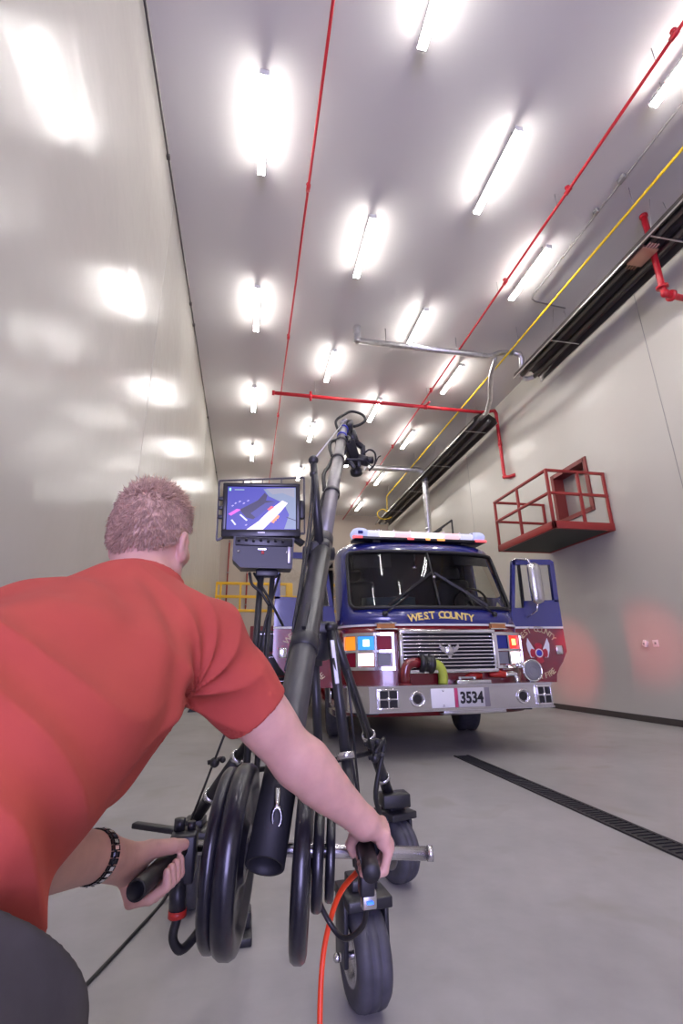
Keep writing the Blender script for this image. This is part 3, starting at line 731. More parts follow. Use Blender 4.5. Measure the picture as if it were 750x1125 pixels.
# bumper-top fittings
e = MB(); e.tube([(-.56, .12, .75), (-.56, .12, .90), (-.545, .12, .955), (-.51, .12, .99), (-.46, .12, 1.0), (-.36, .12, 1.0)], .062, 16); e.lathe([(0, .085), (.02, .085), (.025, .065)], (-.56, .12, .76), (0, 0, 1), 18)
TP('suction_elbow', e, M['red'])
c = MB(); c.lathe([(0, .08), (.01, .105), (.06, .105), (.07, .092), (.12, .092), (.13, .105), (.17, .105), (.19, .08)], (-.39, .12, 1.0), (1, 0, -.1), 20)
for k in range(4): c.sphere((-.30 + .05 * (k % 2), .12 + .09 * math.cos(k * 1.57), .99 + .09 * math.sin(k * 1.57)), .02)
TP('hose_coupling', c, M['black'])
TP('hose', MB().tube(arc([(-.21, .12, .985), (-.15, .12, .97), (-.11, .12, .91), (-.10, .12, .84), (-.105, .12, .765)], 5), .055, 14), M['hosegreen'])
t_ = MB(); t_.box((.03, .03, .76), (.46, .40, .805), .012); t_.bar((.08, .1, .83), (.3, .1, .83), .02, .02); t_.cyl((.1, .1, .80), (.1, .1, .84), .02); t_.cyl((.28, .1, .80), (.28, .1, .84), .02)
TP('hose_tray_lid', t_, M['steel'])
nz = MB(); nz.tube([(.22, .2, .835), (.30, .2, .85), (.42, .2, .84)], .038, 12, radii=[.02, .045, .035]); nz.tube([(.52, .18, .85), (.62, .18, .86), (.72, .18, .85)], .04, 12, radii=[.025, .045, .04])
TP('nozzle', nz, M['nozzle'])
TP('nozzle_coupling', MB().tube(arc([(.72, .18, .85), (.82, .18, .86), (.87, .18, .83), (.875, .18, .765)], 4), .03, 12), M['chrome'])
sp = TP('siren_speaker', MB().lathe([(-.16, .03), (-.10, .05), (-.06, .10), (0, .128), (.02, .128), (.025, .118), (.012, .108)], (1.03, .08, .895), (0, -1, .05), 32), M['chrome'])
s = MB(); s.lathe([(.012, .108), (.02, .06), (.024, 0)], (1.03, .08, .895), (0, -1, .05), 32)
for r in (.045, .075, .098): s.tube([(1.03 + r * math.cos(a), .055 - .002, .895 + r * math.sin(a)) for a in np.linspace(0, 2 * PI, 24, endpoint=False)], .004, 6, closed=True)
TP('speaker_face', s, M['speaker'], sp)
TP('speaker_bracket', MB().box((1.0, .1, .76), (1.06, .2, .82), .008).box((.86, .08, .92), (.93, .16, .99), .02), M['chrome'], sp)
# light bar
lb = TP('light_bar', MB().box((-.97, .72, 2.625), (.97, 1.02, 2.665), .012).box((-.7, .78, 2.60), (-.6, .95, 2.64)).box((.6, .78, 2.60), (.7, .95, 2.64)), M['black'])
def dome(name, x0, x1, m, zc=2.715, ry=.15, rz=.062, endr=False):
    d = MB(); rows_ = []
    for k, x in enumerate(np.linspace(x0, x1, 9)):
        f = 1.0
        if endr: u = (x - x0) / (x1 - x0) * 2 - 1; f = max(.25, (1 - abs(u) ** 3) ** .5)
        rows_.append([(x, .87 + ry * f * math.cos(a), zc + rz * f * math.sin(a)) for a in np.linspace(0, 2 * PI, 20, endpoint=False)])
    d.grid(rows_, True, True); d._mk(rows_[0], [tuple(range(20))]); d._mk(rows_[-1], [tuple(range(20))]); return TP(name, d, m, lb)
M['barpink'] = mat('lightbar_pink', (.25, .2, .24), 0.2, emit=(1.0, 0.62, 0.70), es=.85); M['barlilac'] = mat('lightbar_lilac', (.2, .2, .3), 0.2, emit=(0.72, 0.70, 1.0), es=.8)
xs_ = [-.78, -.62, -.40, -.16, .10, .34, .58, .78]
for x0, x1, m in zip(xs_, xs_[1:], ('barlilac', 'barwhite', 'barpink', 'barwhite', 'barwhite', 'barpink', 'barlilac')):
    dome('lens', x0 + .004, x1 - .004, M[m], 2.715, .15, .062)
    TP('divider', MB().box((x1 - .006, .735, 2.665), (x1 + .006, 1.0, 2.775), .004), M['clear'], lb)
dome('end_lens', -1.0, -.75, M['barblue'], 2.72, .175, .088, True); dome('end_lens', .75, 1.0, M['barblue'], 2.72, .175, .088, True)
for x0, x1, m in ((-1.0, -.86, 'barred'), (-.22, -.12, 'barred'), (.05, .12, 'baramber'), (.22, .34, 'baramber'), (.80, .98, 'barred')):
    TP('lamp', MB().box((x0, .715, 2.632), (x1, .76, 2.668), .008), M[m], lb)
TP('bulb_shade', MB().box((-.93, .69, 2.69), (-.86, .74, 2.735), .01), M['bluedim'], lb)
# doors (open square to the cab)
def emblem(parent, cx, cz, y):
    cx = cx
    e = MB(); pts = []
    for k in range(4):
        a = k * PI / 2 + PI / 4
        for da, r in ((-.62, .075), (-.50, .125), (-.2, .135), (.2, .135), (.50, .125), (.62, .075)): pts.append((cx + r * math.cos(a + da + PI / 4), cz + r * math.sin(a + da + PI / 4)))
    e.prism(pts, 'y', y - .004, y); em_ = TP('maltese_cross', e, M['redlamp_off'], parent)
    w = MB()
    for sg in (-1, 1):
        w.prism([(cx + sg * .05, cz + .02), (cx + sg * .15, cz + .20), (cx + sg * .175, cz + .12), (cx + sg * .165, cz + .03), (cx + sg * .13, cz - .06), (cx + sg * .09, cz - .06)], 'y', y - .003, y + .001)
    w.lathe([(0, .058), (.0055, .058), (.0055, .05), (.0055, .045)], (cx, y, cz), (0, -1, 0), 22)
    TP('wing', w, M['whitetape'], em_)
    TP('seal', MB().lathe([(.006, .04), (.0065, 0)], (cx, y, cz), (0, -1, 0), 18), M['bluetape'], em_)
    for txt, r, top, wd, sz in (('WEST COUNTY', .285, True, 2.0, .105), ('EMS & FIRE', .33, False, 1.45, .10)):
        m_ = MB(); n = len(txt)
        for i, ch in enumerate(txt):
            if ch == ' ': continue
            f = (i + .5) / n - .5
            if top: a = PI / 2 - f * wd; px, pz, ro = cx + r * math.cos(a), cz + r * math.sin(a), a - PI / 2
            else: a = -PI / 2 + f * wd; px, pz, ro = cx + r * math.cos(a), cz + r * math.sin(a), a + PI / 2
            add_text(m_, ch, sz, Matrix.Translation((px, y - .002, pz)) @ FRONT @ Matrix.Rotation(ro, 4, 'Z'), .001, .001)
        TP('lettering', m_, M['goldpale'], parent)
M['redlamp_off'] = mat('emblem_red', (0.42, 0.02, 0.045), 0.4)
for sg in (1, -1):
    Y0, Y1 = .76, .82
    X = lambda pts: [(sg * a, b) for a, b in pts]
    dl = MB(); dl.prism(X([(1.22, .72), (1.235, 1.43), (2.03, 1.43), (2.035, 1.12), (1.95, .98), (1.88, .90), (1.83, .82), (1.81, .72)]), 'y', Y0, Y1)
    door = TP('cab_door', dl, M['red'])
    du = MB(); du.prism(X([(1.235, 1.455), (1.27, 1.71), (1.46, 1.71), (1.48, 1.81), (2.03, 1.83), (2.03, 1.455)]), 'y', Y0, Y1)
    du.prism(X([(1.27, 1.70), (1.37, 2.37), (1.42, 2.37), (1.32, 1.70)]), 'y', Y0, Y1); du.prism(X([(1.37, 2.37), (1.40, 2.41), (1.99, 2.42), (2.05, 2.38), (2.03, 2.34), (1.38, 2.325)]), 'y', Y0, Y1)
    du.prism(X([(1.96, 1.80), (1.975, 2.34), (2.045, 2.36), (2.03, 1.80)]), 'y', Y0, Y1)
    TP('window_frame', du, M['blue'], door)
    TP('divider', MB().prism(X([(1.455, 1.70), (1.465, 2.34), (1.50, 2.34), (1.49, 1.70)]), 'y', Y0 + .01, Y1 - .01), M['black'], door)
    TP('stripe', MB().prism(X([(1.232, 1.428), (1.232, 1.455), (2.035, 1.455), (2.035, 1.428)]), 'y', Y0 - .003, Y1), M['stripe'], door)
    TP('door_glass', MB().prism(X([(1.30, 1.70), (1.40, 2.33), (1.97, 2.34), (1.965, 1.80), (1.48, 1.80), (1.46, 1.70)]), 'y', .787, .793), M['doorglass'] if 'doorglass' in M else M.setdefault('doorglass', mat('door_glass', (.93, .96, .95), 0.0, trans=1.0)), door)
    h = MB(); h.box((min(sg * 1.86, sg * 1.96), Y0 - .025, 1.08), (max(sg * 1.86, sg * 1.96), Y0 + .005, 1.20), .012); hd = TP('door_handle', h, M['chrome'], door)
    TP('hinge', MB().cyl((sg * 1.225, .83, .9), (sg * 1.225, .83, 1.0), .02).cyl((sg * 1.225, .83, 1.25), (sg * 1.225, .83, 1.35), .02), M['steel'], door)
    emblem(door, sg * 1.60, 1.10, Y0)
    mi_ = MB(); rows_ = []
    mx, my = sg * 1.56, .56
    for z, f in ((1.745, .3), (1.765, .8), (1.80, 1), (2.0, 1.03), (2.24, 1), (2.29, .85), (2.315, .35)):
        rows_.append([(mx + .10 * f * math.cos(a), my - (.07 if math.sin(a) > 0 else .025) * f * math.sin(a), z) for a in np.linspace(0, 2 * PI, 20, endpoint=False)])
    mi_.grid(rows_, True, True); mi_._mk(rows_[0], [tuple(range(20))]); mi_._mk(rows_[-1], [tuple(range(20))])
    mr = TP('mirror', mi_, M['steel'])
    TP('mirror_arm', MB().tube([(sg * 1.38, .78, 2.385), (sg * 1.42, .68, 2.395), (sg * 1.50, .58, 2.37), (sg * 1.52, .56, 2.30)], .016, 8).tube([(sg * 1.55, .56, 1.75), (sg * 1.55, .60, 1.66), (sg * 1.48, .74, 1.58)], .014, 8), M['chrome'], mr)
    # yellow-trimmed step under the door opening
    TP('cab_step', MB().box((sg * 1.05 if sg > 0 else -1.22, .95, .36), (1.22 if sg > 0 else -1.05, 1.7, .44), .01), M['steel'])
TP('side_warning_lamp', MB().lathe([(0, .05), (.02, .045), (.03, .025), (.032, 0)], (1.215, 2.4, .93), (1, 0, 0), 16), M['redlamp'])
# chassis, wheels and body behind the cab
TP('frame_rail', MB().box((-.45, .4, .5), (-.33, 8.3, .72)).box((.33, .4, .5), (.45, 8.3, .72)), M['blackmetal'])
TP('axle', MB().cyl((-.95, 2.0, .5), (.95, 2.0, .5), .09).cyl((-.95, 6.4, .5), (.95, 6.4, .5), .1), M['blackmetal'])
def truck_wheel(x, y, ang):
    w = MB(); R4 = Matrix.Translation((x, y, .5)) @ Matrix.Rotation(ang, 4, 'Z')
    w.lathe([(-.15, .29), (-.16, .38), (-.15, .46), (-.12, .497), (-.06, .5), (0, .49), (.06, .5), (.12, .497), (.15, .46), (.16, .38), (.15, .29)], (0, 0, 0), (1, 0, 0), 40); w.xform(R4)
    o = TP('wheel', w, M['rubber'])
    h = MB(); h.lathe([(-.08, 0), (-.08, .12), (-.14, .25), (-.15, .295), (.15, .295), (.14, .25), (.08, .12), (.08, 0)], (0, 0, 0), (1, 0, 0), 28); h.xform(R4); TP('rim', h, M['steel'], o)
for sg in (-1, 1): truck_wheel(sg * 1.0, 2.0, -.22); truck_wheel(sg * 1.0, 6.4, 0)
TP('fender', MB().tube([(-1.2, 2.0 + .62 * math.cos(a), .5 + .62 * math.sin(a)) for a in np.linspace(0, PI, 14)], .03, 8).tube([(1.2, 2.0 + .62 * math.cos(a), .5 + .62 * math.sin(a)) for a in np.linspace(0, PI, 14)], .03, 8), M['chrome'])
TP('pump_panel', MB().box((-1.15, 3.36, .6), (1.15, 3.95, 2.3), .02), M['steel'])
TP('body', MB().box((-1.2, 4.0, .85), (1.2, 8.3, 2.45), .03).box((-1.2, 4.0, .55), (1.2, 5.7, .9), .02).box((-1.2, 7.05, .55), (1.2, 8.3, .9), .02), M['red'])
for sg in (-1, 1):
    for k in range(3):
        sh = MB(); y0 = 4.15 + k * 1.37
        for z in np.arange(1.0, 2.3, .065): sh.box((min(sg * 1.195, sg * 1.212), y0, z), (max(sg * 1.195, sg * 1.212), y0 + 1.25, z + .06), .004)
        TP('roller_shutter', sh, M['steel'])
lr = MB()
lr.bar((1.02, 2.75, 3.28), (1.43, 2.75, 3.60), .03, .03); lr.bar((1.43, 2.75, 2.55), (1.43, 2.75, 3.60), .025, .025); lr.bar((1.10, 2.75, 2.6), (1.10, 2.75, 3.36), .025, .025)
lr.bar((1.02, 2.95, 3.25), (1.30, 2.95, 3.46), .025, .025); lr.bar((1.43, 2.75, 3.59), (1.43, 7.6, 3.59), .03, .03); lr.bar((1.1, 2.75, 3.34), (1.1, 7.6, 3.34), .03, .03); lr.bar((1.43, 7.6, 2.45), (1.43, 7.6, 3.60), .03, .03)
lr.bar((1.1, 7.6, 2.45), (1.1, 7.6, 3.34), .03, .03); lr.bar((1.15, 2.75, 2.62), (1.45, 2.75, 2.62), .03, .03)
TP('ladder_rack', lr, M['blackmetal'])

# ------------------------------------------------------------------ camera crane
CR = (.31, 2.25, 0)
crane = thing('camera_crane', 'black camera crane on a wheeled tripod base, its long boom reaching up towards the truck', 'camera crane', CR)
def CP(name, mb, m, parent=crane): return mb.build(name, m, parent)
BA, BD = V((.065, 1.2, .637)), V((.69, 3.25, 2.845)); BV = BD - BA; BU = BV.normalized()
def bt(t): return BA + BV * t
bo = MB()                                                  # lower section, open end
L1 = (BV * .42).length
bo.lathe([(L1 * .18, .0435), (L1, .0445), (L1, .03)], BA, BU, 28)
bm_ = CP('boom', bo, M['boomdark'])
b1 = MB(); b1.lathe([(.25, 0), (.25, .036), (-.0, .036), (-.02, .036), (-.02, .043), (L1 * .19, .044)], BA, BU, 28); CP('shadowed_tail', b1, M['matblack'], bm_)  # boom's lower end coloured black to stand in for the arm's shadow
b2 = MB(); b2.cyl(bt(.41), bt(.865), .0385, 24, .036); CP('upper_section', b2, M['boomgrey'], bm_)
b3 = MB(); b3.cyl(bt(.86), bt(1.0), .031, 20); CP('tip_section', b3, M['boomgrey'], bm_)
rg = MB()
for t_, r, w_ in ((.205, .050, .03), (.42, .046, .04), (.585, .046, .02), (.75, .044, .018), (.865, .042, .03)):
    rg.lathe([(-w_, r * .9), (-w_ * .8, r), (w_ * .8, r), (w_, r * .9)], bt(t_), BU, 24)
CP('collar', rg, M['blackmetal'], bm_)
cl = MB(); side = V((.956, -.291, 0)); upn = BU.cross(side) * -1
if upn.z < 0: upn = -upn
p = bt(.205) - side * .0 + upn * .0
cl.bar(bt(.215) + upn * .05 - BU * .0, bt(.255) + upn * .05, .014, .014); CP('locking_lever', cl, M['blackmetal'], bm_)
# king post and stays
fu = V((.30, 2.02, 1.52)); kt = V((.272, 2.0, 1.945))
kp = MB(); kp.tube([fu + V((0, -.03, 0)), kt], .016, 12, radii=[.022, .016]); kp.sphere(kt, .024); kp.sphere(kt - V((-.002, 0, .07)), .02); CP('king_post', kp, M['blackmetal'])
br = MB(); br.box((.255, 1.97, 1.44), (.345, 2.09, 1.55), .015); br.cyl((.23, 2.02, 1.50), (.37, 2.02, 1.50), .03, 16); br.sphere((.25, 2.0, 1.50), .02); CP('fulcrum', br, M['blackmetal'])
st = MB(); st.tube([kt, bt(.985) + upn * .03], .0045, 6); st.tube([bt(.985) + upn * .03 - side * .03, bt(.985) + upn * .05 + side * .03], .008, 6); CP('front_stay', st, M['cablewhite'])
st = MB(); st.tube(arc([kt, (.245, 1.93, 1.62), bt(.22) - side * .045 + upn * .02], 6), .0045, 6); st.tube(arc([kt + V((.005, .02, -.02)), (.27, 1.97, 1.72), bt(.30) - side * .05, bt(.17) - side * .047], 6), .0045, 6); CP('rear_stay', st, M['blackmetal'])
cb_ = MB()
cb_.tube(arc([bt(.24) - side * .05, bt(.34) - side * .055 + upn * .02, bt(.42) - side * .06, bt(.48) - side * .045 + upn * .01, bt(.54) - side * .05, bt(.59) - side * .045], 6), .009, 8)
cb_.tube(arc([bt(.60) - side * .045, bt(.66) - side * .065 + upn * .02, bt(.72) - side * .05, bt(.76) - side * .04], 6), .012, 8)
cb_.tube(arc([bt(.77) - side * .04, bt(.82) - side * .07, bt(.865) - side * .075, bt(.885) - side * .02, bt(.885) + side * .05 + upn * .01, bt(.86) + side * .06], 6), .012, 8)
cb_.tube(arc([bt(.95) - side * .04, bt(.99) - side * .06 + upn * .04, bt(1.02) + upn * .06, bt(1.045) + side * .06 + upn * .06, bt(1.035) + side * .14 + upn * .04, bt(1.005) + side * .17 + upn * .02, bt(.99) + side * .13, bt(.975) + side * .08], 6), .011, 8)
CP('camera_cable', cb_, M['blackrubber'])
tie = MB()
for t_ in (.955, .90): tie.lathe([(-.012, .034), (-.012, .039), (.012, .039), (.012, .034)], bt(t_), BU, 16)
CP('cable_tie', tie, M['bluetape'])
# remote head on the tip
hd = MB(); tip = bt(1.0)
hd.bar(tip - BU * .10 + side * .045, tip + BU * .02 + side * .05, .05, .06, .01); hd.cyl((.745, 3.28, 2.80), (.775, 3.29, 2.70), .045, 16); hd.sphere((.70, 3.27, 2.86), .04)
hd.bar((.765, 3.29, 2.735), (.855, 3.32, 2.685), .035, .04, .006); hd.bar((.855, 3.32, 2.70), (.857, 3.32, 2.58), .035, .04, .006); hd.cyl((.80, 3.3, 2.57), (.89, 3.32, 2.565), .042, 16); hd.cyl((.88, 3.3, 2.565), (.93, 3.3, 2.57), .03, 14)
rh = CP('remote_head', hd, M['blackmetal'])
CP('motor_cable', MB().tube(arc([(.855, 3.3, 2.62), (.90, 3.28, 2.65), (.945, 3.28, 2.62), (.94, 3.28, 2.53), (.89, 3.28, 2.47)], 6), .008, 8).tube(arc([(.86, 3.28, 2.56), (.92, 3.27, 2.50), (.965, 3.27, 2.58), (.99, 3.27, 2.60)], 5), .005, 6), M['blackrubber'], rh)
vc = thing('video_camera', 'small black video camera hanging tilted under the crane tip', 'camera', (.76, 3.3, 2.6))
b = MB(); b.bar((.715, 3.24, 2.70), (.80, 3.36, 2.55), .085, .085, .012, up=(1, 0, .5)); b.build('body', M['black'], vc)
b = MB(); b.lathe([(0, .032), (.03, .036), (.09, .036), (.10, .042), (.12, .042), (.12, .03)], (.715, 3.24, 2.70), (-.25, -.3, .6), 18); b.build('viewfinder', M['blackrubber'], vc)
b = MB(); b.lathe([(0, .04), (.05, .04), (.055, .05), (.09, .05), (.09, .03)], (.80, 3.36, 2.55), (.2, .6, -.45), 18); b.build('lens', M['black'], vc)
b = MB(); b.box((.70, 3.25, 2.535), (.84, 3.36, 2.555), .005); b.bar((.73, 3.27, 2.54), (.77, 3.27, 2.475), .03, .03, .005); b.bar((.80, 3.27, 2.56), (.81, 3.27, 2.49), .025, .025, .004); b.bar((.705, 3.27, 2.62), (.675, 3.27, 2.57), .025, .02); b.build('mount_plate', M['blackmetal'], vc)

# tripod base
tp = MB(); tp.cyl((.295, 2.10, 1.02), (.297, 2.07, 1.47), .034, 16); tp.lathe([(-.06, .05), (-.05, .075), (.05, .075), (.06, .05)], (.295, 2.12, 1.10), (0, 0, 1), 20); CP('column', tp, M['blackmetal'])
legs = {'near': ((.36, 2.06, 1.19), (.418, 1.86, .36)), 'far': ((.37, 2.10, 1.19), (.765, 2.62, .355)), 'side': ((.25, 2.14, 1.03), (-.19, 2.58, .355))}
for k, (a, b_) in legs.items():
    a = V(a); b_ = V(b_); m_ = a.lerp(b_, .62)
    lg = MB(); lg.tube([a, m_], .021, 14); lg.tube([m_, b_], .027 if k != 'near' else .02, 14)
    leg = CP('leg', lg, M['blackmetal'])
    cc = MB(); d_ = (b_ - a).normalized()
    for f in (.60, .86): cc.lathe([(-.012, .03), (-.012, .0345), (.012, .0345), (.012, .03)], a.lerp(b_, f), d_, 16)
    CP('leg_collar', cc, M['steel'], leg)
    if k == 'near': CP('tape_band', MB().bar(a.lerp(b_, .08) + V((-.004, -.019, 0)), a.lerp(b_, .29) + V((-.004, -.019, 0)), .018, .008, .002), M['whitetape'], leg)
CP('leg_bracket', MB().box((.27, 2.05, 1.15), (.385, 2.15, 1.205), .012).cyl((.34, 2.03, 1.18), (.38, 2.05, 1.18), .016), M['blackmetal'])
sb = MB(); hub = V((.33, 2.2, .62)); sb.cyl(hub - V((0, 0, .05)), hub + V((0, 0, .05)), .035, 14); sb.cyl((.296, 2.1, 1.03), hub, .02, 10)
for k, (a, b_) in legs.items(): sb.tube([hub, V(a).lerp(V(b_), .70)], .012, 8)
CP('spreader', sb, M['blackmetal'])
wz = MB()                                                  # guy wires with turnbuckles
for (a, b_) in (((.42, 2.0, 1.0), (.62, 2.36, .60)), ((.36, 2.0, 1.05), (.47, 1.95, .40)), ((-.03, 2.3, .86), (-.215, 2.50, .34)), ((.44, 2.1, 1.0), (.53, 2.3, .42))): wz.tube([a, b_], .0055, 6)
CP('guy_wire', wz, M['blackmetal'])
tb = MB()
for c_ in ((-.115, 2.40, .61), (.60, 2.36, .66), (.62, 2.36, .60)): tb.sphere(c_, .022); tb.cyl((c_[0] - .03, c_[1], c_[2]), (c_[0] + .03, c_[1], c_[2] + .015), .010, 8); tb.sphere((c_[0] + .035, c_[1], c_[2] + .01), .014)
CP('clamp', tb, M['blackmetal'])
def dolly_wheel(x, y, side_sign, ang):
    R4 = Matrix.Translation((x, y, 0)) @ Matrix.Rotation(ang, 4, 'Z')
    k = MB(); k.box((-.075, -.085, .280), (.075, .085, .312), .005); k.box((-.078, -.04, .12), (-.062, .06, .30), .004); k.box((.062, -.04, .12), (.078, .06, .30), .004); k.box((-.045, -.03, .312), (.045, .06, .345), .005)
    k.xform(R4); fk = CP('wheel_fork', k, M['blackmetal'])
    w = MB(); w.lathe([(-.05, .075), (-.056, .10), (-.052, .122), (-.04, .133), (-.02, .137), (-.018, .134), (-.012, .134), (-.010, .137), (.010, .137), (.012, .134), (.018, .134), (.02, .137), (.04, .133), (.052, .122), (.056, .10), (.05, .075)], (0, 0, .137), (1, 0, 0), 40)
    w.xform(R4); wl = CP('wheel', w, M['rubber'])
    h = MB(); h.lathe([(-.03, 0), (-.03, .03), (-.035, .05), (-.052, .07), (-.052, .078), (.052, .078), (.052, .07), (.035, .05), (.03, .03), (.03, 0)], (0, 0, .137), (1, 0, 0), 28); h.cyl((-.09, 0, .137), (.09, 0, .137), .011, 12); h.sphere((-.09, 0, .137), .013)
    h.xform(R4); CP('hub', h, M['steel'] if side_sign else M['boomgrey'], wl)
dolly_wheel(.42, 1.82, 1, .10); dolly_wheel(.785, 2.62, 0, .35); dolly_wheel(-.20, 2.59, 0, -.15)
cbx = MB(); cbx.box((.70, 2.52, .34), (.84, 2.62, .40), .006); cbx.tube(arc([(.62, 2.36, .62), (.68, 2.40, .66), (.63, 2.40, .45), (.66, 2.45, .34)], 5), .012, 8); CP('leg_cable', cbx, M['blackrubber'])
# rear bar, handles
BR0, BE = V((.07, 1.245, .634)), V((.985, -.165, -.046)).normalized()
CP('weight_bar', MB().cyl(BR0 - BE * .20, BR0 + BE * .375, .0138, 20).lathe([(0, .0138), (0, .0155), (.012, .0155), (.012, .0138)], BR0 + BE * .363, BE, 20), M['steel'])
hk = MB(); hk.tube(arc([(.088, 1.235, .755), (.086, 1.215, .74), (.085, 1.205, .725)], 3), .007, 8); hk.tube([(.085 + .010 * math.cos(a), 1.200, .708 + .020 * math.sin(a)) for a in np.linspace(0, 2 * PI, 16, endpoint=False)], .004, 6, closed=True); CP('shackle', hk, M['steel'])
GR0, GR1 = V((.262, 1.05, .640)), V((.285, 1.20, .652))    # right grip: end, root
GL0, GL1 = V((-.162, .98, .678)), V((-.112, 1.22, .662))   # left grip
for g0, g1, nm in ((GR0, GR1, 'r'), (GL0, GL1, 'l')):
    d_ = (g1 - g0).normalized(); L_ = (g1 - g0).length
    gp = MB(); gp.lathe([(.05, 0), (.05, .0135), (0, .0135), (.0, .0160), (.004, .0168), (L_, .0168), (L_, 0)] if nm == 'l' else [(.0, 0), (0, .016), (.004, .0182), (L_, .0182), (L_, 0)], g0, d_, 24)
    h_ = CP('handle_grip', gp, M['blackrubber'])
    bx = MB()
    if nm == 'r':
        bx.box((.262, 1.16, .59), (.31, 1.215, .685), .006); bx.cyl((.285, 1.19, .685), (.285, 1.19, .71), .012); bx.box((.268, 1.175, .55), (.30, 1.205, .60), .004)
    else:
        bx.box((-.14, 1.19, .60), (-.085, 1.26, .69), .006); bx.cyl((-.125, 1.23, .69), (-.125, 1.23, .712), .012); bx.cyl((-.10, 1.23, .69), (-.10, 1.23, .705), .009); bx.cyl((-.118, 1.20, .61), (-.112, 1.20, .545), .017, 14)
        bx.bar((-.115, 1.25, .68), (-.235, 1.31, .685), .02, .012, .003)
    CP('handle_block', bx, M['blackmetal'], h_)
CP('control_connector', MB().box((.272, 1.18, .525), (.305, 1.20, .56), .004), M['steel'])
CP('indicator_light', MB().box((.281, 1.174, .537), (.297, 1.18, .542), .002), M['blueled'])
CP('handle_cable', MB().tube(arc([(.285, 1.19, .53), (.28, 1.22, .48), (.25, 1.27, .44), (.22, 1.30, .46), (.19, 1.30, .52), (.18, 1.31, .60)], 6), .006, 8).tube(arc([(-.112, 1.20, .545), (-.118, 1.20, .51), (-.10, 1.21, .485), (-.07, 1.24, .50), (-.045, 1.28, .53), (-.02, 1.35, .60)], 6), .009, 8), M['blackrubber'])
CP('connector_ring', MB().lathe([(-.006, .014), (-.006, .0185), (.006, .0185), (.006, .014)], (-.113, 1.20, .552), (0, 0, 1), 14), M['nozzle'])
# weight plates
def plate(name, u, r, th, label, dz=.008):
    c = BR0 + BE * u; c = V((c.x, c.y, c.z - dz))
    t = thing('weight_plate', label, 'weight plate', c, 'weight plates on the crane bar')
    m_ = MB(); h = th / 2
    m_.lathe([(-h * .55, .028), (-h * .9, .03), (-h * .9, .055), (-h * .45, .065), (-h * .45, r * .74), (-h * .95, r * .80), (-h, r * .90), (-h * .85, r * .965), (-h * .4, r), (h * .4, r), (h * .85, r * .965), (h, r * .90), (h * .95, r * .80), (h * .45, r * .74), (h * .45, .065), (h * .9, .055), (h * .9, .03), (h * .55, .028), (-h * .55, .028)], c, BE, 56)
    m_.build('disc', M['plate'], t)
    k = MB(); k.lathe([(-h * .95, .018), (-h * .95, .028), (h * .95, .028), (h * .95, .018), (-h * .95, .018)], c, BE, 24); k.build('hub_sleeve', M['boomgrey'], t)
plate('a', -.066, .179, .046, 'largest weight plate, black iron, beside the open lower end of the boom')
plate('b', -.102, .170, .030, 'black iron weight plate tucked against the outer side of the largest plate')
plate('c', .080, .162, .036, 'large black iron weight plate at the inner end of the bare silver bar', .03)
plate('d', .114, .097, .024, 'small black iron weight plate, the middle one on the silver bar', .014)
plate('e', .141, .081, .020, 'smallest black iron weight plate, outermost on the silver bar', .012)

# ------------------------------------------------------------------ monitor on its stand
st_ = thing('monitor_stand', 'black two-pole stand holding up the monitor beside the crane', 'stand', (.085, 2.32, 0))
m_ = MB(); m_.tube([(.008, 2.32, .06), (.058, 2.32, 1.50)], .016, 12); m_.tube([(.045, 2.32, .06), (.116, 2.32, 1.50)], .013, 12); m_.build('pole', M['blackmetal'], st_)
m_ = MB(); m_.box((-.05, 2.22, 0), (.075, 2.42, .03), .006); m_.box((-.02, 2.28, .03), (.07, 2.36, .09), .01); m_.build('base', M['blackmetal'], st_)
MB().box((.03, 2.30, 1.44), (.14, 2.35, 1.474), .006).build('head_plate', M['blackmetal'], st_)
MB().tube([(.02, 2.315, 1.46), (.10, 2.30, 1.33), (.17, 2.29, 1.20)], .006, 6).tube([(.15, 2.32, 1.46), (.085, 2.30, 1.22), (.045, 2.3, .98)], .006, 6).tube(arc([(.0, 2.31, 1.46), (.015, 2.3, 1.40), (.06, 2.3, 1.36), (.10, 2.3, 1.30)], 5), .007, 6).build('cable', M['blackrubber'], st_)
cu_ = thing('control_unit', 'dark control box with small knobs mounted under the monitor', 'control box', (.065, 2.32, 1.474))
m_ = MB(); m_.prism([(-.085, 1.632), (-.085, 1.515), (-.045, 1.476), (.205, 1.476), (.215, 1.632)], 'y', 2.27, 2.38); m_.build('case', M['box'], cu_)
m_ = MB(); m_.box((-.075, 2.262, 1.585), (.205, 2.272, 1.628), .003); m_.build('upper_panel', M['black'], cu_)
m_ = MB()
for i in range(7): m_.lathe([(0, .008), (.01, .007), (.012, 0)], (-.06 + .036 * i, 2.262, 1.608 + .004 * (i % 2)), (0, -1, 0), 10)
m_.build('knob', M['blackmetal'], cu_)
m_ = MB()
for x in (-.058, .178): m_.lathe([(0, .008), (.004, .007), (.005, 0)], (x, 2.27, 1.556), (0, -1, 0), 10)
m_.box((.035, 2.266, 1.566), (.075, 2.272, 1.572)); m_.build('screw', M['steel'], cu_)
MB().box((.052, 2.264, 1.545), (.066, 2.272, 1.560), .002).build('switch', M['nozzle'], cu_)
MB().box((.18, 2.265, 1.50), (.20, 2.275, 1.60), .003).build('side_plate', M['boomgrey'], cu_)
tv = thing('monitor', 'flat screen monitor in a thin wire frame, showing the view down on the truck', 'monitor', (.045, 2.32, 1.64))
Rm = Matrix.Translation((.047, 2.32, 1.79)) @ Matrix.Rotation(math.radians(-4), 4, 'Z') @ Matrix.Rotation(math.radians(-1.2), 4, 'Y')
def TVP(name, mb, m, parent=tv): return mb.xform(Rm).build(name, m, parent)
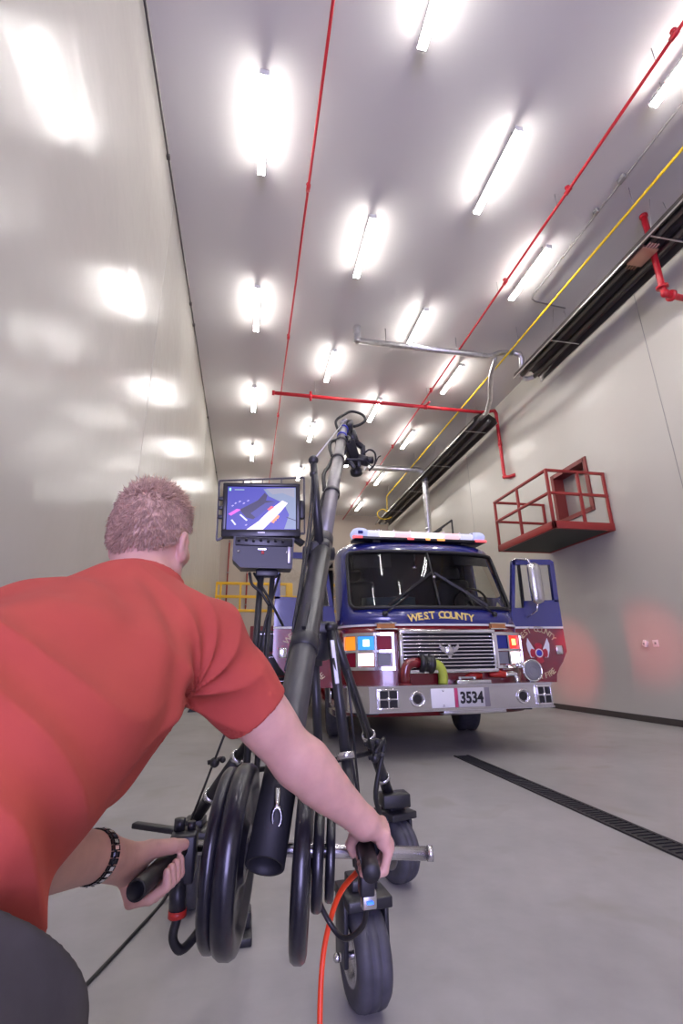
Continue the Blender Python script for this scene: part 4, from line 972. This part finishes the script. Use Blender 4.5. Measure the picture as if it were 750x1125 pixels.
m_ = MB(); m_.box((-.199, .0, -.146), (.199, .05, .146), .01); m_.box((-.199, -.012, .126), (.199, .004, .146), .004); m_.box((-.199, -.012, -.146), (.199, .004, -.108), .004); m_.box((-.199, -.012, -.11), (-.176, .004, .13), .004); m_.box((.176, -.012, -.11), (.199, .004, .13), .004)
m_.box((-.09, .05, -.1), (.09, .09, .08), .01)
TVP('housing', m_, M['screenoff'])
TVP('badge', MB().box((-.018, -.0135, -.128), (.018, -.012, -.122)), M['boomgrey'])
fm = MB(); q = [(-.225, .03, -.155), (-.225, .03, .170), (.222, .03, .195), (.222, .03, -.12)]
for a, b_ in zip(q, q[1:]): fm.bar(a, b_, .008, .008)
for x in (-.1, .0, .1): fm.bar((x, .03, .178 + x * .05), (x, .03, .14), .006, .006)
fm.bar((-.225, .03, -.155), (-.19, .03, -.14), .01, .01); fm.bar((.222, .03, -.12), (.19, .03, -.12), .01, .01)
for z in (-.04, .01, .06): fm.box((-.225, .02, z), (-.195, .04, z + .02), .003)
fm.box((.195, .015, -.04), (.225, .045, .06), .005); fm.bar((.15, .04, -.13), (.215, .06, -.17), .04, .03, .005)
TVP('wire_frame', fm, M['blackmetal'])
SX, SZ = .176, .118
sc_ = MB(); sc_._mk([(-SX, -.002, -.108), (SX, -.002, -.108), (SX, -.002, .126), (-SX, -.002, .126)], [(0, 1, 2, 3)])
scr = TVP('screen', sc_, emis('screen_blue', (.045, .045, .34), 1.1))
def pic(poly, y, c, s=1.0):                                # picture areas on the screen, unit coordinates from the lower edge
    m_ = MB(); m_._mk([(-SX + u * 2 * SX, y, -.108 + v * .234) for u, v in poly], [tuple(range(len(poly)))])
    TVP('screen_image', m_, emis('screen_tone', c, s), scr)
pic([(.52, .95), (1, .99), (1, .02), (.83, .02), (.9, .35), (.82, .62), (.6, .78)], -.0024, (.20, .25, .36))
pic([(.56, .96), (.98, .99), (.98, .75), (.8, .86), (.66, .82)], -.0026, (.27, .27, .33))
pic([(.18, .46), (.44, .68), (.54, .86), (.58, .80), (.56, .68), (.70, .66), (.38, .24), (.28, .28)], -.0028, (.022, .018, .05))
pic([(.34, .38), (.55, .62), (.72, .67), (.66, .58), (.42, .27)], -.0030, (.05, .05, .26))
pic([(.28, .0), (.48, .22), (.62, .46), (.80, .68), (.88, .62), (.78, .42), (.62, .16), (.52, .0)], -.0032, (.85, .70, .95), 1.3)
pic([(.40, .10), (.56, .36), (.66, .50), (.60, .34), (.46, .08)], -.0034, (1, .93, 1), 1.6)
pic([(.58, .47), (.64, .55), (.68, .52), (.62, .43)], -.0034, (.9, .10, .12))
for u, v in ((.64, .17), (.70, .27), (.67, .22)): pic([(u, v), (u + .03, v + .07), (u + .06, v + .05), (u + .04, v - .02)], -.0036, (.9, .28, .08), 1.1)
pic([(.02, .36), (.14, .48), (.20, .46), (.06, .32)], -.0030, (.75, .12, .75))
pic([(.06, .22), (.12, .10), (.14, .12), (.08, .24)], -.0030, (.7, .7, .9))
pic([(.18, .34), (.28, .20), (.30, .22), (.20, .36)], -.0036, (.75, .75, .9))
for u, v in ((.10, .60), (.16, .64), (.22, .60), (.28, .66), (.06, .54), (.26, .10)): pic([(u, v), (u + .02, v + .03), (u + .04, v + .02), (u + .02, v - .01)], -.0032, (.45, .40, .85))
pic([(.02, .90), (.02, .97), (.05, .97), (.05, .90)], -.003, (.35, .8, .6)); pic([(.10, .92), (.10, .935), (.24, .935), (.24, .92)], -.003, (.4, .6, .5))
pic([(.86, .30), (1, .22), (1, .20), (.86, .28)], -.0036, (.03, .03, .08))

# ------------------------------------------------------------------ loose cables on the floor
t = MB().tube(arc([(.300, 1.20, .60), (.285, 1.27, .565), (.250, 1.33, .50), (.222, 1.345, .42), (.205, 1.33, .34), (.195, 1.28, .22), (.195, 1.2, .08), (.205, 1.05, .012), (.26, .7, .0105), (.2, .2, .0105), (.3, -.6, .0105)], 6), .0065, 10).build('extension_cord', M['orange'])
tag(t, 'bright orange cable hanging from the crane handle and trailing over the floor', 'cable')
t = MB().tube(arc([(-.20, 2.62, .30), (-.26, 2.70, .12), (-.31, 2.68, .012), (-.38, 2.43, .008), (-.485, 2.09, .007), (-.62, 1.7, .007), (-.72, 1.2, .007), (-.8, .4, .007)], 6), .007, 8).build('floor_cable', M['blackrubber'])
tag(t, 'thin black cable running along the floor behind the man', 'cable')

# ------------------------------------------------------------------ man: smooth implicit surfaces turned into meshes
def smin(a, b, k):
    h = np.clip(.5 + .5 * (b - a) / k, 0, 1); return b + (a - b) * h - k * h * (1 - h)
def smax(a, b, k): return -smin(-a, -b, k)
def cap(P, a, b, ra, rb=None):                             # tapered capsule
    a = np.array(a, float); b = np.array(b, float); rb = ra if rb is None else rb
    ba = b - a; h = np.clip(((P - a) @ ba) / (ba @ ba), 0, 1)
    return np.linalg.norm(P - a - h[:, None] * ba, axis=1) - (ra + (rb - ra) * h)
def ell(P, c, r, B=None):
    q = P - np.array(c, float)
    if B is not None: q = q @ B                            # B columns are the local axes
    r = np.array(r, float); k0 = np.linalg.norm(q / r, axis=1); k1 = np.linalg.norm(q / (r * r), axis=1)
    return k0 * (k0 - 1) / np.maximum(k1, 1e-9)
def chain(P, pts, rs, k=.004):
    d = None
    for (a, b, ra, rb) in zip(pts, pts[1:], rs, rs[1:]):
        e = cap(P, a, b, ra, rb); d = e if d is None else smin(d, e, k)
    return d
def sdf_mesh(f, lo, hi, h):
    lo = np.array(lo, float); B = 6; H = h * B
    nb = np.ceil((np.array(hi) - lo) / H).astype(int); n = nb * B + 1
    g = np.ones(n, np.float32)
    bc = np.stack(np.meshgrid(*[np.arange(k) for k in nb], indexing='ij'), -1).reshape(-1, 3)
    cen = lo + (bc + .5) * H; dv = np.concatenate([f(c) for c in np.array_split(cen, max(1, len(cen) // 60000))])
    lo_i = np.stack(np.meshgrid(*[np.arange(B + 1)] * 3, indexing='ij'), -1).reshape(-1, 3)
    near = np.abs(dv) < H * 1.15
    for b_, d in zip(bc[~near], dv[~near]):
        if d < 0: i, j, k = b_ * B; g[i:i + B + 1, j:j + B + 1, k:k + B + 1] = -1
    nbk = bc[near]
    for part in np.array_split(nbk, max(1, len(nbk) // 150)):
        idx = (part[:, None, :] * B + lo_i[None]).reshape(-1, 3)
        g[idx[:, 0], idx[:, 1], idx[:, 2]] = f(lo + idx * h)
    s = (g < 0).astype(np.int8)
    c = sum(s[i:n[0] - 1 + i, j:n[1] - 1 + j, k:n[2] - 1 + k] for i in (0, 1) for j in (0, 1) for k in (0, 1))
    cells = np.argwhere((c > 0) & (c < 8)); ids = -np.ones(c.shape, np.int32); ids[tuple(cells.T)] = np.arange(len(cells))
    acc = np.zeros((len(cells), 3)); cnt = np.zeros(len(cells))
    cor = [np.array(v) for v in ((0, 0, 0), (1, 0, 0), (0, 1, 0), (0, 0, 1), (1, 1, 0), (1, 0, 1), (0, 1, 1), (1, 1, 1))]
    for a in cor:
        for ax in range(3):
            if a[ax]: continue
            b = a.copy(); b[ax] = 1
            va = g[tuple((cells + a).T)]; vb = g[tuple((cells + b).T)]; m = (va < 0) != (vb < 0)
            t_ = va / np.where(m, va - vb, 1); pt = a + t_[:, None] * (b - a)
            acc[m] += pt[m]; cnt[m] += 1
    verts = lo + (cells + acc / cnt[:, None]) * h
    quads = []
    for ax in range(3):
        u, v = [(1, 2), (2, 0), (0, 1)][ax]
        sl0 = [slice(None)] * 3; sl1 = [slice(None)] * 3; sl0[ax] = slice(0, -1); sl1[ax] = slice(1, None)
        df = s[tuple(sl0)] - s[tuple(sl1)]; e = np.argwhere(df != 0); sg = df[tuple(e.T)]
        ok = (e[:, u] > 0) & (e[:, v] > 0) & (e[:, u] < c.shape[u]) & (e[:, v] < c.shape[v]); e = e[ok]; sg = sg[ok]
        eu = np.zeros(3, int); eu[u] = 1; ev = np.zeros(3, int); ev[v] = 1
        q = np.stack([ids[tuple((e - eu - ev).T)], ids[tuple((e - ev).T)], ids[tuple(e.T)], ids[tuple((e - eu).T)]], 1)
        q[sg < 0] = q[sg < 0][:, ::-1]; quads.append(q)
    q = np.concatenate(quads); q = q[(q >= 0).all(1)]
    return verts, q
def sdf_obj(name, f, lo, hi, h, m, parent):
    v, q = sdf_mesh(f, lo, hi, h)
    off = np.array(parent.location if parent.parent is None else parent.parent.location)
    if parent.type == 'MESH' and parent.parent is None: off = np.zeros(3)
    me = bpy.data.meshes.new(name); me.from_pydata((v - off).tolist(), [], q.tolist()); me.update()
    me.polygons.foreach_set('use_smooth', [True] * len(me.polygons))
    me.materials.append(m); o = bpy.data.objects.new(name, me); COL.objects.link(o); o.parent = parent
    return o

# pose (metres, room frame)
NECK = np.array((-.216, 1.010, 1.175)); HEAD = np.array((-.222, 1.085, 1.302))
RS, RE, RW = np.array((-.078, .985, 1.075)), np.array((.112, 1.045, .848)), np.array((.262, 1.115, .712))
LS, LE, LW = np.array((-.375, .90, 1.075)), np.array((-.305, .72, .82)), np.array((-.214, .930, .748))
ya = math.radians(15); FW = np.array((math.sin(ya), math.cos(ya), -.10)); FW /= np.linalg.norm(FW)
RT = np.array((math.cos(ya), -math.sin(ya), -.05)); RT -= FW * (RT @ FW); RT /= np.linalg.norm(RT); UPH = np.cross(RT, FW)
HB = np.stack([RT, FW, UPH], 1)
def HP(x, y, z): return HEAD + HB @ np.array((x, y, z))
# right hand wraps over the grip from above and the outer side
ra_ = np.array(GR1 - GR0); ra_ /= np.linalg.norm(ra_); g0 = np.array(GR0)
def gr_pt(s, dx, dz): return g0 + ra_ * s + np.array((dx, 0, dz))
RF = []
for s, r, k in ((.128, .0092, 1), (.107, .0097, 1.04), (.086, .0093, 1), (.067, .0082, .9)):
    RF.append(([gr_pt(s, .036, .036), gr_pt(s, .048 * k, .006), gr_pt(s - .002, .033, -.025), gr_pt(s - .003, .006, -.033), gr_pt(s - .002, -.014, -.026)], [r * 1.35, r * 1.25, r * 1.15, r * 1.05, r * .88]))
RTH = ([gr_pt(.075, -.010, .045), gr_pt(.115, -.026, .022), gr_pt(.135, -.034, -.002), gr_pt(.142, -.028, -.022)], [.0145, .0125, .011, .009])
la_ = np.array(GL1 - GL0); la_ /= np.linalg.norm(la_); h0 = np.array(GL0)
def gl_pt(s, dx, dz): return h0 + la_ * s + np.array((dx, 0, dz))
LF = []
for s, r, k in ((.125, .0098, 1), (.102, .0104, 1.04), (.078, .0100, 1.0), (.056, .0088, .92)):
    LF.append(([gl_pt(s, -.043, .004), gl_pt(s, -.030 * k, -.033), gl_pt(s + .002, .004, -.034 * k), gl_pt(s + .004, .030, -.016), gl_pt(s + .004, .029, .006)], [r * 1.18, r * 1.06, r, r * .95, r * .82]))
LTH = ([gl_pt(.030, -.034, .040), gl_pt(.080, -.012, .038), gl_pt(.122, .014, .031), gl_pt(.152, .028, .025)], [.0195, .0160, .0130, .0102])
def f_hand_r(P):
    d = cap(P, RW, gr_pt(.098, .016, .040), .028, .024); d = smin(d, cap(P, gr_pt(.07, .032, .022), gr_pt(.128, .032, .022), .0135), .012)
    for c, r in RF: d = smin(d, cap(P, RW + (np.array(c[0]) - RW) * .15, c[0], .022, r[0]), .012)
    d = smin(d, cap(P, RW + np.array((-.004, .0, -.006)), RTH[0][0], .022, .0165), .014)
    fing = None
    for c, r in RF:
        e = chain(P, c, r); fing = e if fing is None else np.minimum(fing, e)
    for (c, r), sc in zip(RF, (1, 1, 1, .9)): fing = smin(fing, np.linalg.norm(P - (np.array(c[0]) + np.array((.003, 0, .004))), axis=1) - r[0] * 1.02, .004)
    d = smin(d, fing, .006); return smin(d, chain(P, *RTH), .008)
def f_hand_l(P):
    d = cap(P, LW, gl_pt(.090, -.042, .022), .031, .024); d = smin(d, cap(P, gl_pt(.045, -.034, .018), gl_pt(.125, -.030, .020), .0165, .0145), .012); d = smin(d, cap(P, gl_pt(.05, -.030, .034), gl_pt(.118, -.020, .028), .015, .013), .01)
    for c, r in LF: d = smin(d, cap(P, LW + (np.array(c[0]) - LW) * .2, c[0], .023, r[0]), .012)
    d = smin(d, cap(P, LW + np.array((.004, .0, -.002)), LTH[0][0], .023, .020), .014)
    fing = None
    for c, r in LF:
        e = chain(P, c, r); fing = e if fing is None else np.minimum(fing, e)
    d = smin(d, fing, .006); return smin(d, chain(P, *LTH), .010)
def f_arm(P, s, e, w, hand):
    u = (e - s); l = (w - e)
    d = cap(P, s, e, .058, .044)
    d = smin(d, ell(P, s + u * .55, (.052, .052, .12), basis(u)), .03)
    d = smin(d, chain(P, [e, e + l * .28, w], [.044, .0485, .0305 if hand else .0325]), .03)
    if hand: d = smin(d, cap(P, e + l * .12 + np.array((.01, 0, .012)), e + l * .45, .036, .030), .03)
    return d
def basis(v):
    z = v / np.linalg.norm(v); x = np.cross(z, (0, 0, 1.)); x /= np.linalg.norm(x); y = np.cross(z, x); return np.stack([x, y, z], 1)
def f_head(P):
    d = ell(P, HP(0, -.006, .018), (.076, .096, .106), HB)
    d = smin(d, ell(P, HP(0, .022, -.035), (.062, .074, .085), HB), .03)            # face
    d = smin(d, cap(P, HP(-.028, .055, -.098), HP(.028, .055, -.098), .026, .026), .03)   # jaw and chin
    for s in (-1, 1):
        d = smin(d, cap(P, HP(s * .058, .0, -.062), HP(s * .036, .055, -.095), .020, .022), .025)
        d = smin(d, cap(P, HP(s * .048, .068, -.012), HP(s * .056, .03, -.018), .016, .014), .02)   # cheekbone
        d = smax(d, -ell(P, HP(s * .031, .104, .012), (.017, .016, .012), HB), .012)   # eye socket
        d = smin(d, np.linalg.norm(P - HP(s * .031, .083, .010), axis=1) - .0125, .003)
        ear = ell(P, HP(s * .080, -.008, -.010), (.0085, .019, .033), HB)
        ear = smin(ear, ell(P, HP(s * .079, -.002, -.035), (.008, .011, .012), HB), .008)
        ear = smax(ear, -ell(P, HP(s * .092, -.006, -.006), (.009, .011, .020), HB), .006)
        d = smin(d, ear, .006)
    d = smin(d, cap(P, HP(0, .094, .008), HP(0, .116, -.030), .009, .0125), .012)   # nose
    d = smin(d, cap(P, HP(-.015, .098, -.063), HP(.015, .098, -.063), .0075, .0075), .006)
    d = smin(d, cap(P, HP(-.013, .097, -.074), HP(.013, .097, -.074), .008, .008), .006)
    d = smin(d, cap(P, HP(-.04, .088, .032), HP(.04, .088, .032), .010, .010), .015)   # brow
    nk = chain(P, [HP(0, -.03, -.055), NECK + np.array((0, .0, 0)), NECK + np.array((-.008, -.06, -.07))], [.056, .060, .075])
    return smin(d, nk, .022)
def f_core(P):
    d = cap(P, (-.16, .90, 1.05), (-.29, .52, .87), .080, .080); d = smin(d, cap(P, (-.31, .87, 1.05), (-.40, .49, .87), .085, .085), .08)
    d = smin(d, cap(P, NECK, RS, .05, .058), .05); d = smin(d, cap(P, NECK, LS, .05, .058), .05); return d
def f_body(P):
    d = f_core(P)
    d = smin(d, f_arm(P, RS, RE, RW, True), .04); d = smin(d, f_arm(P, LS, LE, LW, False), .04)
    d = smin(d, f_hand_r(P), .012); d = smin(d, f_hand_l(P), .012)
    return smin(d, f_head(P), .03)
man = thing('person', 'person in a coral red t-shirt leaning forward with both hands on the crane handles', 'person', (-.28, .5, 0))
sdf_obj('body', f_body, (-.54, .36, .56), (.36, 1.25, 1.47), .0032, M['skin'], man)

# t-shirt
SL_A, SL_B = RS, RS + (RE - RS) * .58
SLu = (RE - RS) / np.linalg.norm(RE - RS)
LSu = (LE - LS) / np.linalg.norm(LE - LS)
def folds(P):
    x, y, z = P.T
    q = P - np.array((-.105, .90, .985)); r = np.linalg.norm(q, axis=1)                  # creases fanning out of the armpit
    th = np.arctan2(q[:, 2] - .35 * q[:, 1], -q[:, 0] + .9 * -q[:, 1])
    a = .0130 * (np.abs(np.sin(5.5 * th + 9 * r + .7)) - .6) * np.exp(-(r / .19) ** 2) * np.clip(r / .03, 0, 1)
    b = .0120 * (np.abs(np.sin(21 * (.6 * y + 1.3 * z) + 12 * x + 1.5 * np.sin(14 * y + 5 * x))) - .6) * np.clip((.78 - y) / .22, 0, 1)   # gathers at the waist
    c = .0058 * np.sin(19 * (x - .8 * y) + 15 * z + 2.2 * np.sin(9 * z + 7 * x)) + .0030 * np.sin(34 * x + 25 * y - 31 * z + 2.5 * np.sin(17 * y + 6 * x))
    q2 = P - np.array((-.02, .985, 1.03)); d_ = .0040 * np.sin(42 * (q2 @ SLu) + 16 * q2[:, 1] + 12 * q2[:, 2]) * np.exp(-(np.linalg.norm(q2, axis=1) / .09) ** 2)
    return a + b + c + d_
def f_shirt(P):
    d = cap(P, (-.165, .915, 1.06), (-.295, .50, .875), .106, .105)
    d = smin(d, cap(P, (-.31, .87, 1.06), (-.42, .46, .87), .110, .112), .10)
    d = smin(d, cap(P, (-.21, .80, .985), (-.285, .58, .885), .100, .100), .06)
    d = smin(d, cap(P, (-.268, .535, .845), (-.38, .47, .845), .098, .10), .035)
    d = smin(d, cap(P, NECK + np.array((.01, -.03, -.02)), RS + np.array((-.012, -.005, -.002)), .062, .080), .06)
    d = smin(d, cap(P, NECK + np.array((-.02, -.03, -.02)), LS, .062, .078), .06)
    d = smin(d, cap(P, (-.225, .93, 1.11), (-.32, .60, .98), .085, .08), .08)
    d = smin(d, cap(P, SL_A, SL_B + SLu * .02, .078, .073), .045)
    d = smin(d, cap(P, LS, LS + (LE - LS) * .55, .078, .074), .045)
    return d + folds(P)
def hem_cut(P):
    # sleeve ends, waist hem, neckline; then hollow below the hems
    t = (P - SL_B) @ SLu; near = np.linalg.norm(P - SL_B, axis=1) < .17
    sl = np.where(near, t, -1.0)
    Le = LS + (LE - LS) * .55; t2 = (P - Le) @ LSu; sl2 = np.where(np.linalg.norm(P - Le, axis=1) < .13, t2, -1.0)
    ax = np.array((-.18, -.80, -.55)); ax /= np.linalg.norm(ax); wst = (P - np.array((-.36, .385, .775))) @ ax
    nv = np.array((.02, .45, .9)); nv /= np.linalg.norm(nv)
    nk = np.where(np.linalg.norm(P - NECK, axis=1) < .14, (P - (NECK + np.array((0, 0, .012)))) @ nv, -1.0)
    return sl, sl2, wst, nk
def f_tshirt(P):
    d = f_shirt(P); sl, sl2, wst, nk = hem_cut(P)
    rn = np.linalg.norm(np.cross(P - SL_B, SLu), axis=1)
    o = d
    for c in (sl, wst, nk): o = smax(o, c, .004)
    # openings: hollow out behind each hem so the cloth has an edge
    o = np.maximum(o, -np.maximum(d + .007, -(sl + .035)))
    o = np.maximum(o, -np.maximum(d + .008, -(wst + .05)))
    # ribbed collar
    q = P - (NECK + np.array((-.002, -.004, -.002))); nv = np.array((.02, .45, .9)); nv /= np.linalg.norm(nv)
    hgt = q @ nv; rad = np.linalg.norm(q - hgt[:, None] * nv, axis=1)
    col = np.hypot(np.maximum(np.abs(hgt - .010) - .012, 0), np.maximum(np.abs(rad - .080) - .003, 0)) - .0045
    return smin(o, col, .002)
ts = sdf_obj('t_shirt', f_tshirt, (-.60, .28, .70), (.14, 1.10, 1.30), .0042, M['shirt'], man)

# trousers and shoes
HIPR, HIPL = (-.245, .475, .775), (-.40, .45, .785)
KR, KL = (-.165, .72, .46), (-.45, .40, .45)
AR, AL = (-.19, .60, .09), (-.47, .06, .10)
def f_trousers(P):
    d = cap(P, HIPR, HIPL, .108, .11); d = smin(d, cap(P, (-.29, .49, .84), (-.41, .46, .84), .085, .088), .05)
    d = smin(d, chain(P, [(-.222, .515, .755), KR, AR], [.114, .074, .060], .03), .05)
    d = smin(d, chain(P, [(-.42, .45, .80), KL, AL], [.108, .074, .060], .03), .05)
    x, y, z = P.T
    d = d + .007 * np.sin(34 * z + 24 * x + 15 * y + 2 * np.sin(12 * z)) * np.clip((.90 - z) * 4, 0, 1) + .002 * np.sin(51 * x - 40 * y + 31 * z) + .010 * (np.abs(np.sin(24 * (z + .5 * y) + 17 * x + np.sin(15 * y))) - .6)
    pk = cap(P, (-.125, .60, .66), (-.11, .64, .56), .035, .035)                  # cargo pocket
    d = smin(d, pk, .02)
    ax = np.array((.05, -.88, -.47)); ax /= np.linalg.norm(ax)
    return smax(smax(d, .075 - z, .004), (P - np.array((-.34, .44, .84))) @ -ax - .03, .01)
sdf_obj('trousers', f_trousers, (-.60, -.06, .05), (-.02, .88, 1.02), .0045, M['trousers'], man)
def f_shoe(P, a, d_):
    a = np.array(a); d_ = np.array(d_); t = a * np.array((1, 1, 0)) + np.array((0, 0, .045)) + d_ * .17
    s = chain(P, [a - d_ * .04 + np.array((0, 0, -.04)), a + d_ * .09 - np.array((0, 0, .035)), t], [.048, .046, .04], .02)
    s = smin(s, cap(P, a + np.array((0, 0, .02)), a - np.array((0, 0, .03)), .05, .048), .03)
    return smax(s, .004 - P[:, 2], .004)
sdf_obj('shoe', lambda P: f_shoe(P, AR, (.05, .99, 0)), (-.33, .45, -.01), (-.10, .86, .17), .006, M['shoe'], man)
sdf_obj('shoe', lambda P: f_shoe(P, AL, (.03, .99, 0)), (-.58, -.06, -.01), (-.34, .36, .17), .006, M['shoe'], man)
# wristwatch on the hand nearest the trousers
wd = (LW - LE) / np.linalg.norm(LW - LE); wc = V(LW - wd * .012); WB = basis(wd)
def wp(a, r, o): return wc + V(WB[:, 0]) * (r * math.cos(a)) + V(WB[:, 1]) * (r * math.sin(a)) + V(wd) * o
w = MB(); N_ = 26
for i in range(N_):
    a0, a1 = 2 * PI * i / N_ + .02, 2 * PI * (i + 1) / N_ - .02
    vs = [wp(a, r, o) for a in (a0, a1) for r in (.0340, .0372) for o in (-.010, .010)]
    w._mk(vs, [(0, 1, 3, 2), (4, 6, 7, 5), (0, 4, 5, 1), (2, 3, 7, 6), (0, 2, 6, 4), (1, 5, 7, 3)])
w.tube([wp(a, .0352, 0) for a in np.linspace(0, 2 * PI, 30, endpoint=False)], .0024, 8, closed=True)
wt = w.build('wristwatch', M['watch'], man)
w = MB()
for i in range(0, N_):
    a = 2 * PI * (i + .5) / N_; w._mk([wp(a + da, rr, oo) for rr in (.0365, .0384) for da, oo in ((-.07, -.0045), (.07, -.0045), (.07, .0045), (-.07, .0045))], [(0, 1, 2, 3), (4, 5, 6, 7), (0, 1, 5, 4), (1, 2, 6, 5), (2, 3, 7, 6), (3, 0, 4, 7)])
w.build('band_link', M['chrome'], wt)
fdir = math.pi * 1.15; w = MB(); pf = wp(fdir, .0385, 0); w.lathe([(-.004, .019), (.004, .019), (.006, .016), (.0062, 0)], pf, pf - wc, 24); w.build('watch_case', M['steel'], wt)

# hair: close cap plus short strands
def f_hair(P):
    d = ell(P, HP(0, -.008, .020), (.081, .101, .112), HB)
    q = (P - HEAD) @ HB
    line = np.where(q[:, 1] > .0, .018 + 0.55 * (q[:, 1]), -.070 + .88 * (q[:, 1] + .10))   # hairline height front / nape
    side_ = np.abs(q[:, 0]) > .05
    line = np.where(q[:, 1] > .0, line, np.minimum(line, .018))
    d2 = d + .0012 * np.sin(160 * q[:, 0]) * np.sin(140 * q[:, 2] + 60 * q[:, 1])
    ear = ell(P, HP(.084, -.006, -.012), (.02, .024, .038), HB); ear2 = ell(P, HP(-.084, -.006, -.012), (.02, .024, .038), HB)
    d2 = smax(d2, line - q[:, 2], .006); d2 = np.maximum(d2, -ear); d2 = np.maximum(d2, -ear2)
    return np.maximum(d2, -(d + .012))
hair = sdf_obj('hair', f_hair, HEAD - .15, HEAD + .16, .0035, M['hair'], man)
rng = np.random.default_rng(3); hm = MB(); cnt = 0
while cnt < 6500:
    n = rng.normal(size=3); n /= np.linalg.norm(n)
    loc = np.array((n[0] * .080, n[1] * .100 - .008, n[2] * .111 + .020)); x, y, z = loc
    line = (.022 + .55 * y) if y > 0 else min(-.068 + .88 * (y + .10), .020)
    if z < line + .004: continue
    if abs(x) > .066 and -.035 < y < .022 and z < .03: continue
    cnt += 1
    g_ = np.array((n[0] / .080, n[1] / .100, n[2] / .111)); g_ /= np.linalg.norm(g_)
    top = np.clip((z - .06) / .05, 0, 1); 
    dirv = g_ * (.45 + .75 * top) + np.array((0, -.10, -.85)) * (1 - top) + np.array((.15, .55, .55)) * top + rng.normal(size=3) * (.16 + .22 * top)
    dirv /= np.linalg.norm(dirv); L_ = (.010 + .005 * rng.random()) * (1 - top) + top * (.014 + .022 * rng.random() ** 2)
    p0 = loc; p1 = loc + dirv * L_ * .55; p2 = loc + (dirv + np.array((0, .12, -.10)) * .6) * L_
    wv = np.cross(dirv, rng.normal(size=3)); wv /= np.linalg.norm(wv); wv2 = np.cross(dirv, wv)
    r0 = .0011
    vs = [p0 + wv * r0, p0 - wv * r0 * .5 + wv2 * r0 * .87, p0 - wv * r0 * .5 - wv2 * r0 * .87, p1 + wv * r0 * .8, p1 - wv * r0 * .4 + wv2 * r0 * .7, p1 - wv * r0 * .4 - wv2 * r0 * .7, p2]
    vs = [V(HP(*v)) for v in vs]
    hm._mk(vs, [(0, 1, 4, 3), (1, 2, 5, 4), (2, 0, 3, 5), (3, 4, 6), (4, 5, 6), (5, 3, 6)], True)
hm.build('hair_strands', M['hair'], hair)['kind'] = 'stuff'

# ------------------------------------------------------------------ daylight sky, added door fill, lamp glow, camera
wd_ = bpy.data.worlds.new('daylight'); scene.world = wd_; wd_.use_nodes = True
bg = wd_.node_tree.nodes['Background']; bg.inputs['Color'].default_value = (.42, .50, 1.0, 1); bg.inputs['Strength'].default_value = 2.0
def area(name, loc, rot, sx, sy, e, c, portal=False):
    l = bpy.data.lights.new(name, 'AREA'); l.shape = 'RECTANGLE'; l.size = sx; l.size_y = sy; l.energy = e; l.color = c
    o = bpy.data.objects.new(name, l); COL.objects.link(o); o.location = loc; o.rotation_euler = rot
    if portal: l.cycles.is_portal = True
    return o
area('door_fill_light', ((DX0 + DX1) / 2, YF - .05, DZ / 2), (math.radians(90), 0, 0), DX1 - DX0, DZ, 430, (.57, .51, 1.0))  # added area light in the unseen opening, bluish fill for the foreground
def lamp(name, loc, e, c, r=.03):
    l = bpy.data.lights.new(name, 'SPOT'); l.energy = e; l.color = c; l.shadow_soft_size = r; l.spot_size = math.radians(150); l.spot_blend = .6
    o = bpy.data.objects.new(name, l); COL.objects.link(o); o.location = loc; return o
for nm_, lp_, tg_, en_, sp_ in (('red_warning_beam', (3.50, 5.47, 1.235), (6.58, 6.85, 1.25), 130, 30), ('red_side_beam', (3.63, 7.65, .93), (6.58, 8.9, .95), 130, 38)):
    lr_ = lamp(nm_, lp_, en_, (1, .05, .05)); lr_.data.spot_size = math.radians(sp_); lr_.data.spot_blend = 1.0
    lr_.rotation_euler = (V(tg_) - V(lp_)).to_track_quat('-Z', 'Y').to_euler()

cam = bpy.data.cameras.new('camera'); co = bpy.data.objects.new('camera', cam); COL.objects.link(co)
Xc = (0.9809473986488119, 0.046250413043017934, 0.18868783844614637); Yc = (-0.19377987084540357, 0.3021339041608933, 0.9333619156638194); Zc = (-0.013840619179339994, -0.9521428481324882, 0.3053398663962604)
m4 = Matrix.Identity(4)
for r_, a_ in enumerate((Xc, Yc, Zc)):
    m4[r_][0] = a_[0]; m4[r_][1] = -a_[1]; m4[r_][2] = -a_[2]
m4[0][3], m4[1][3], m4[2][3] = 0, 0, 1.04
co.matrix_world = m4
cam.sensor_fit = 'HORIZONTAL'; cam.sensor_width = 36; cam.lens = 508.6 / 750 * 36; cam.clip_start = .02; cam.clip_end = 200
scene.camera = co
vs_ = scene.view_settings; vs_.view_transform = 'Standard'; vs_.look = 'None'; vs_.gamma = 1; vs_.exposure = 0.34; vs_.use_curve_mapping = False
try:
    scene.cycles.use_denoising = True; scene.cycles.max_bounces = 8; scene.cycles.diffuse_bounces = 4; scene.cycles.glossy_bounces = 4; scene.cycles.transmission_bounces = 8
    scene.cycles.sample_clamp_indirect = 6; scene.cycles.caustics_reflective = False; scene.cycles.caustics_refractive = False
except Exception: pass
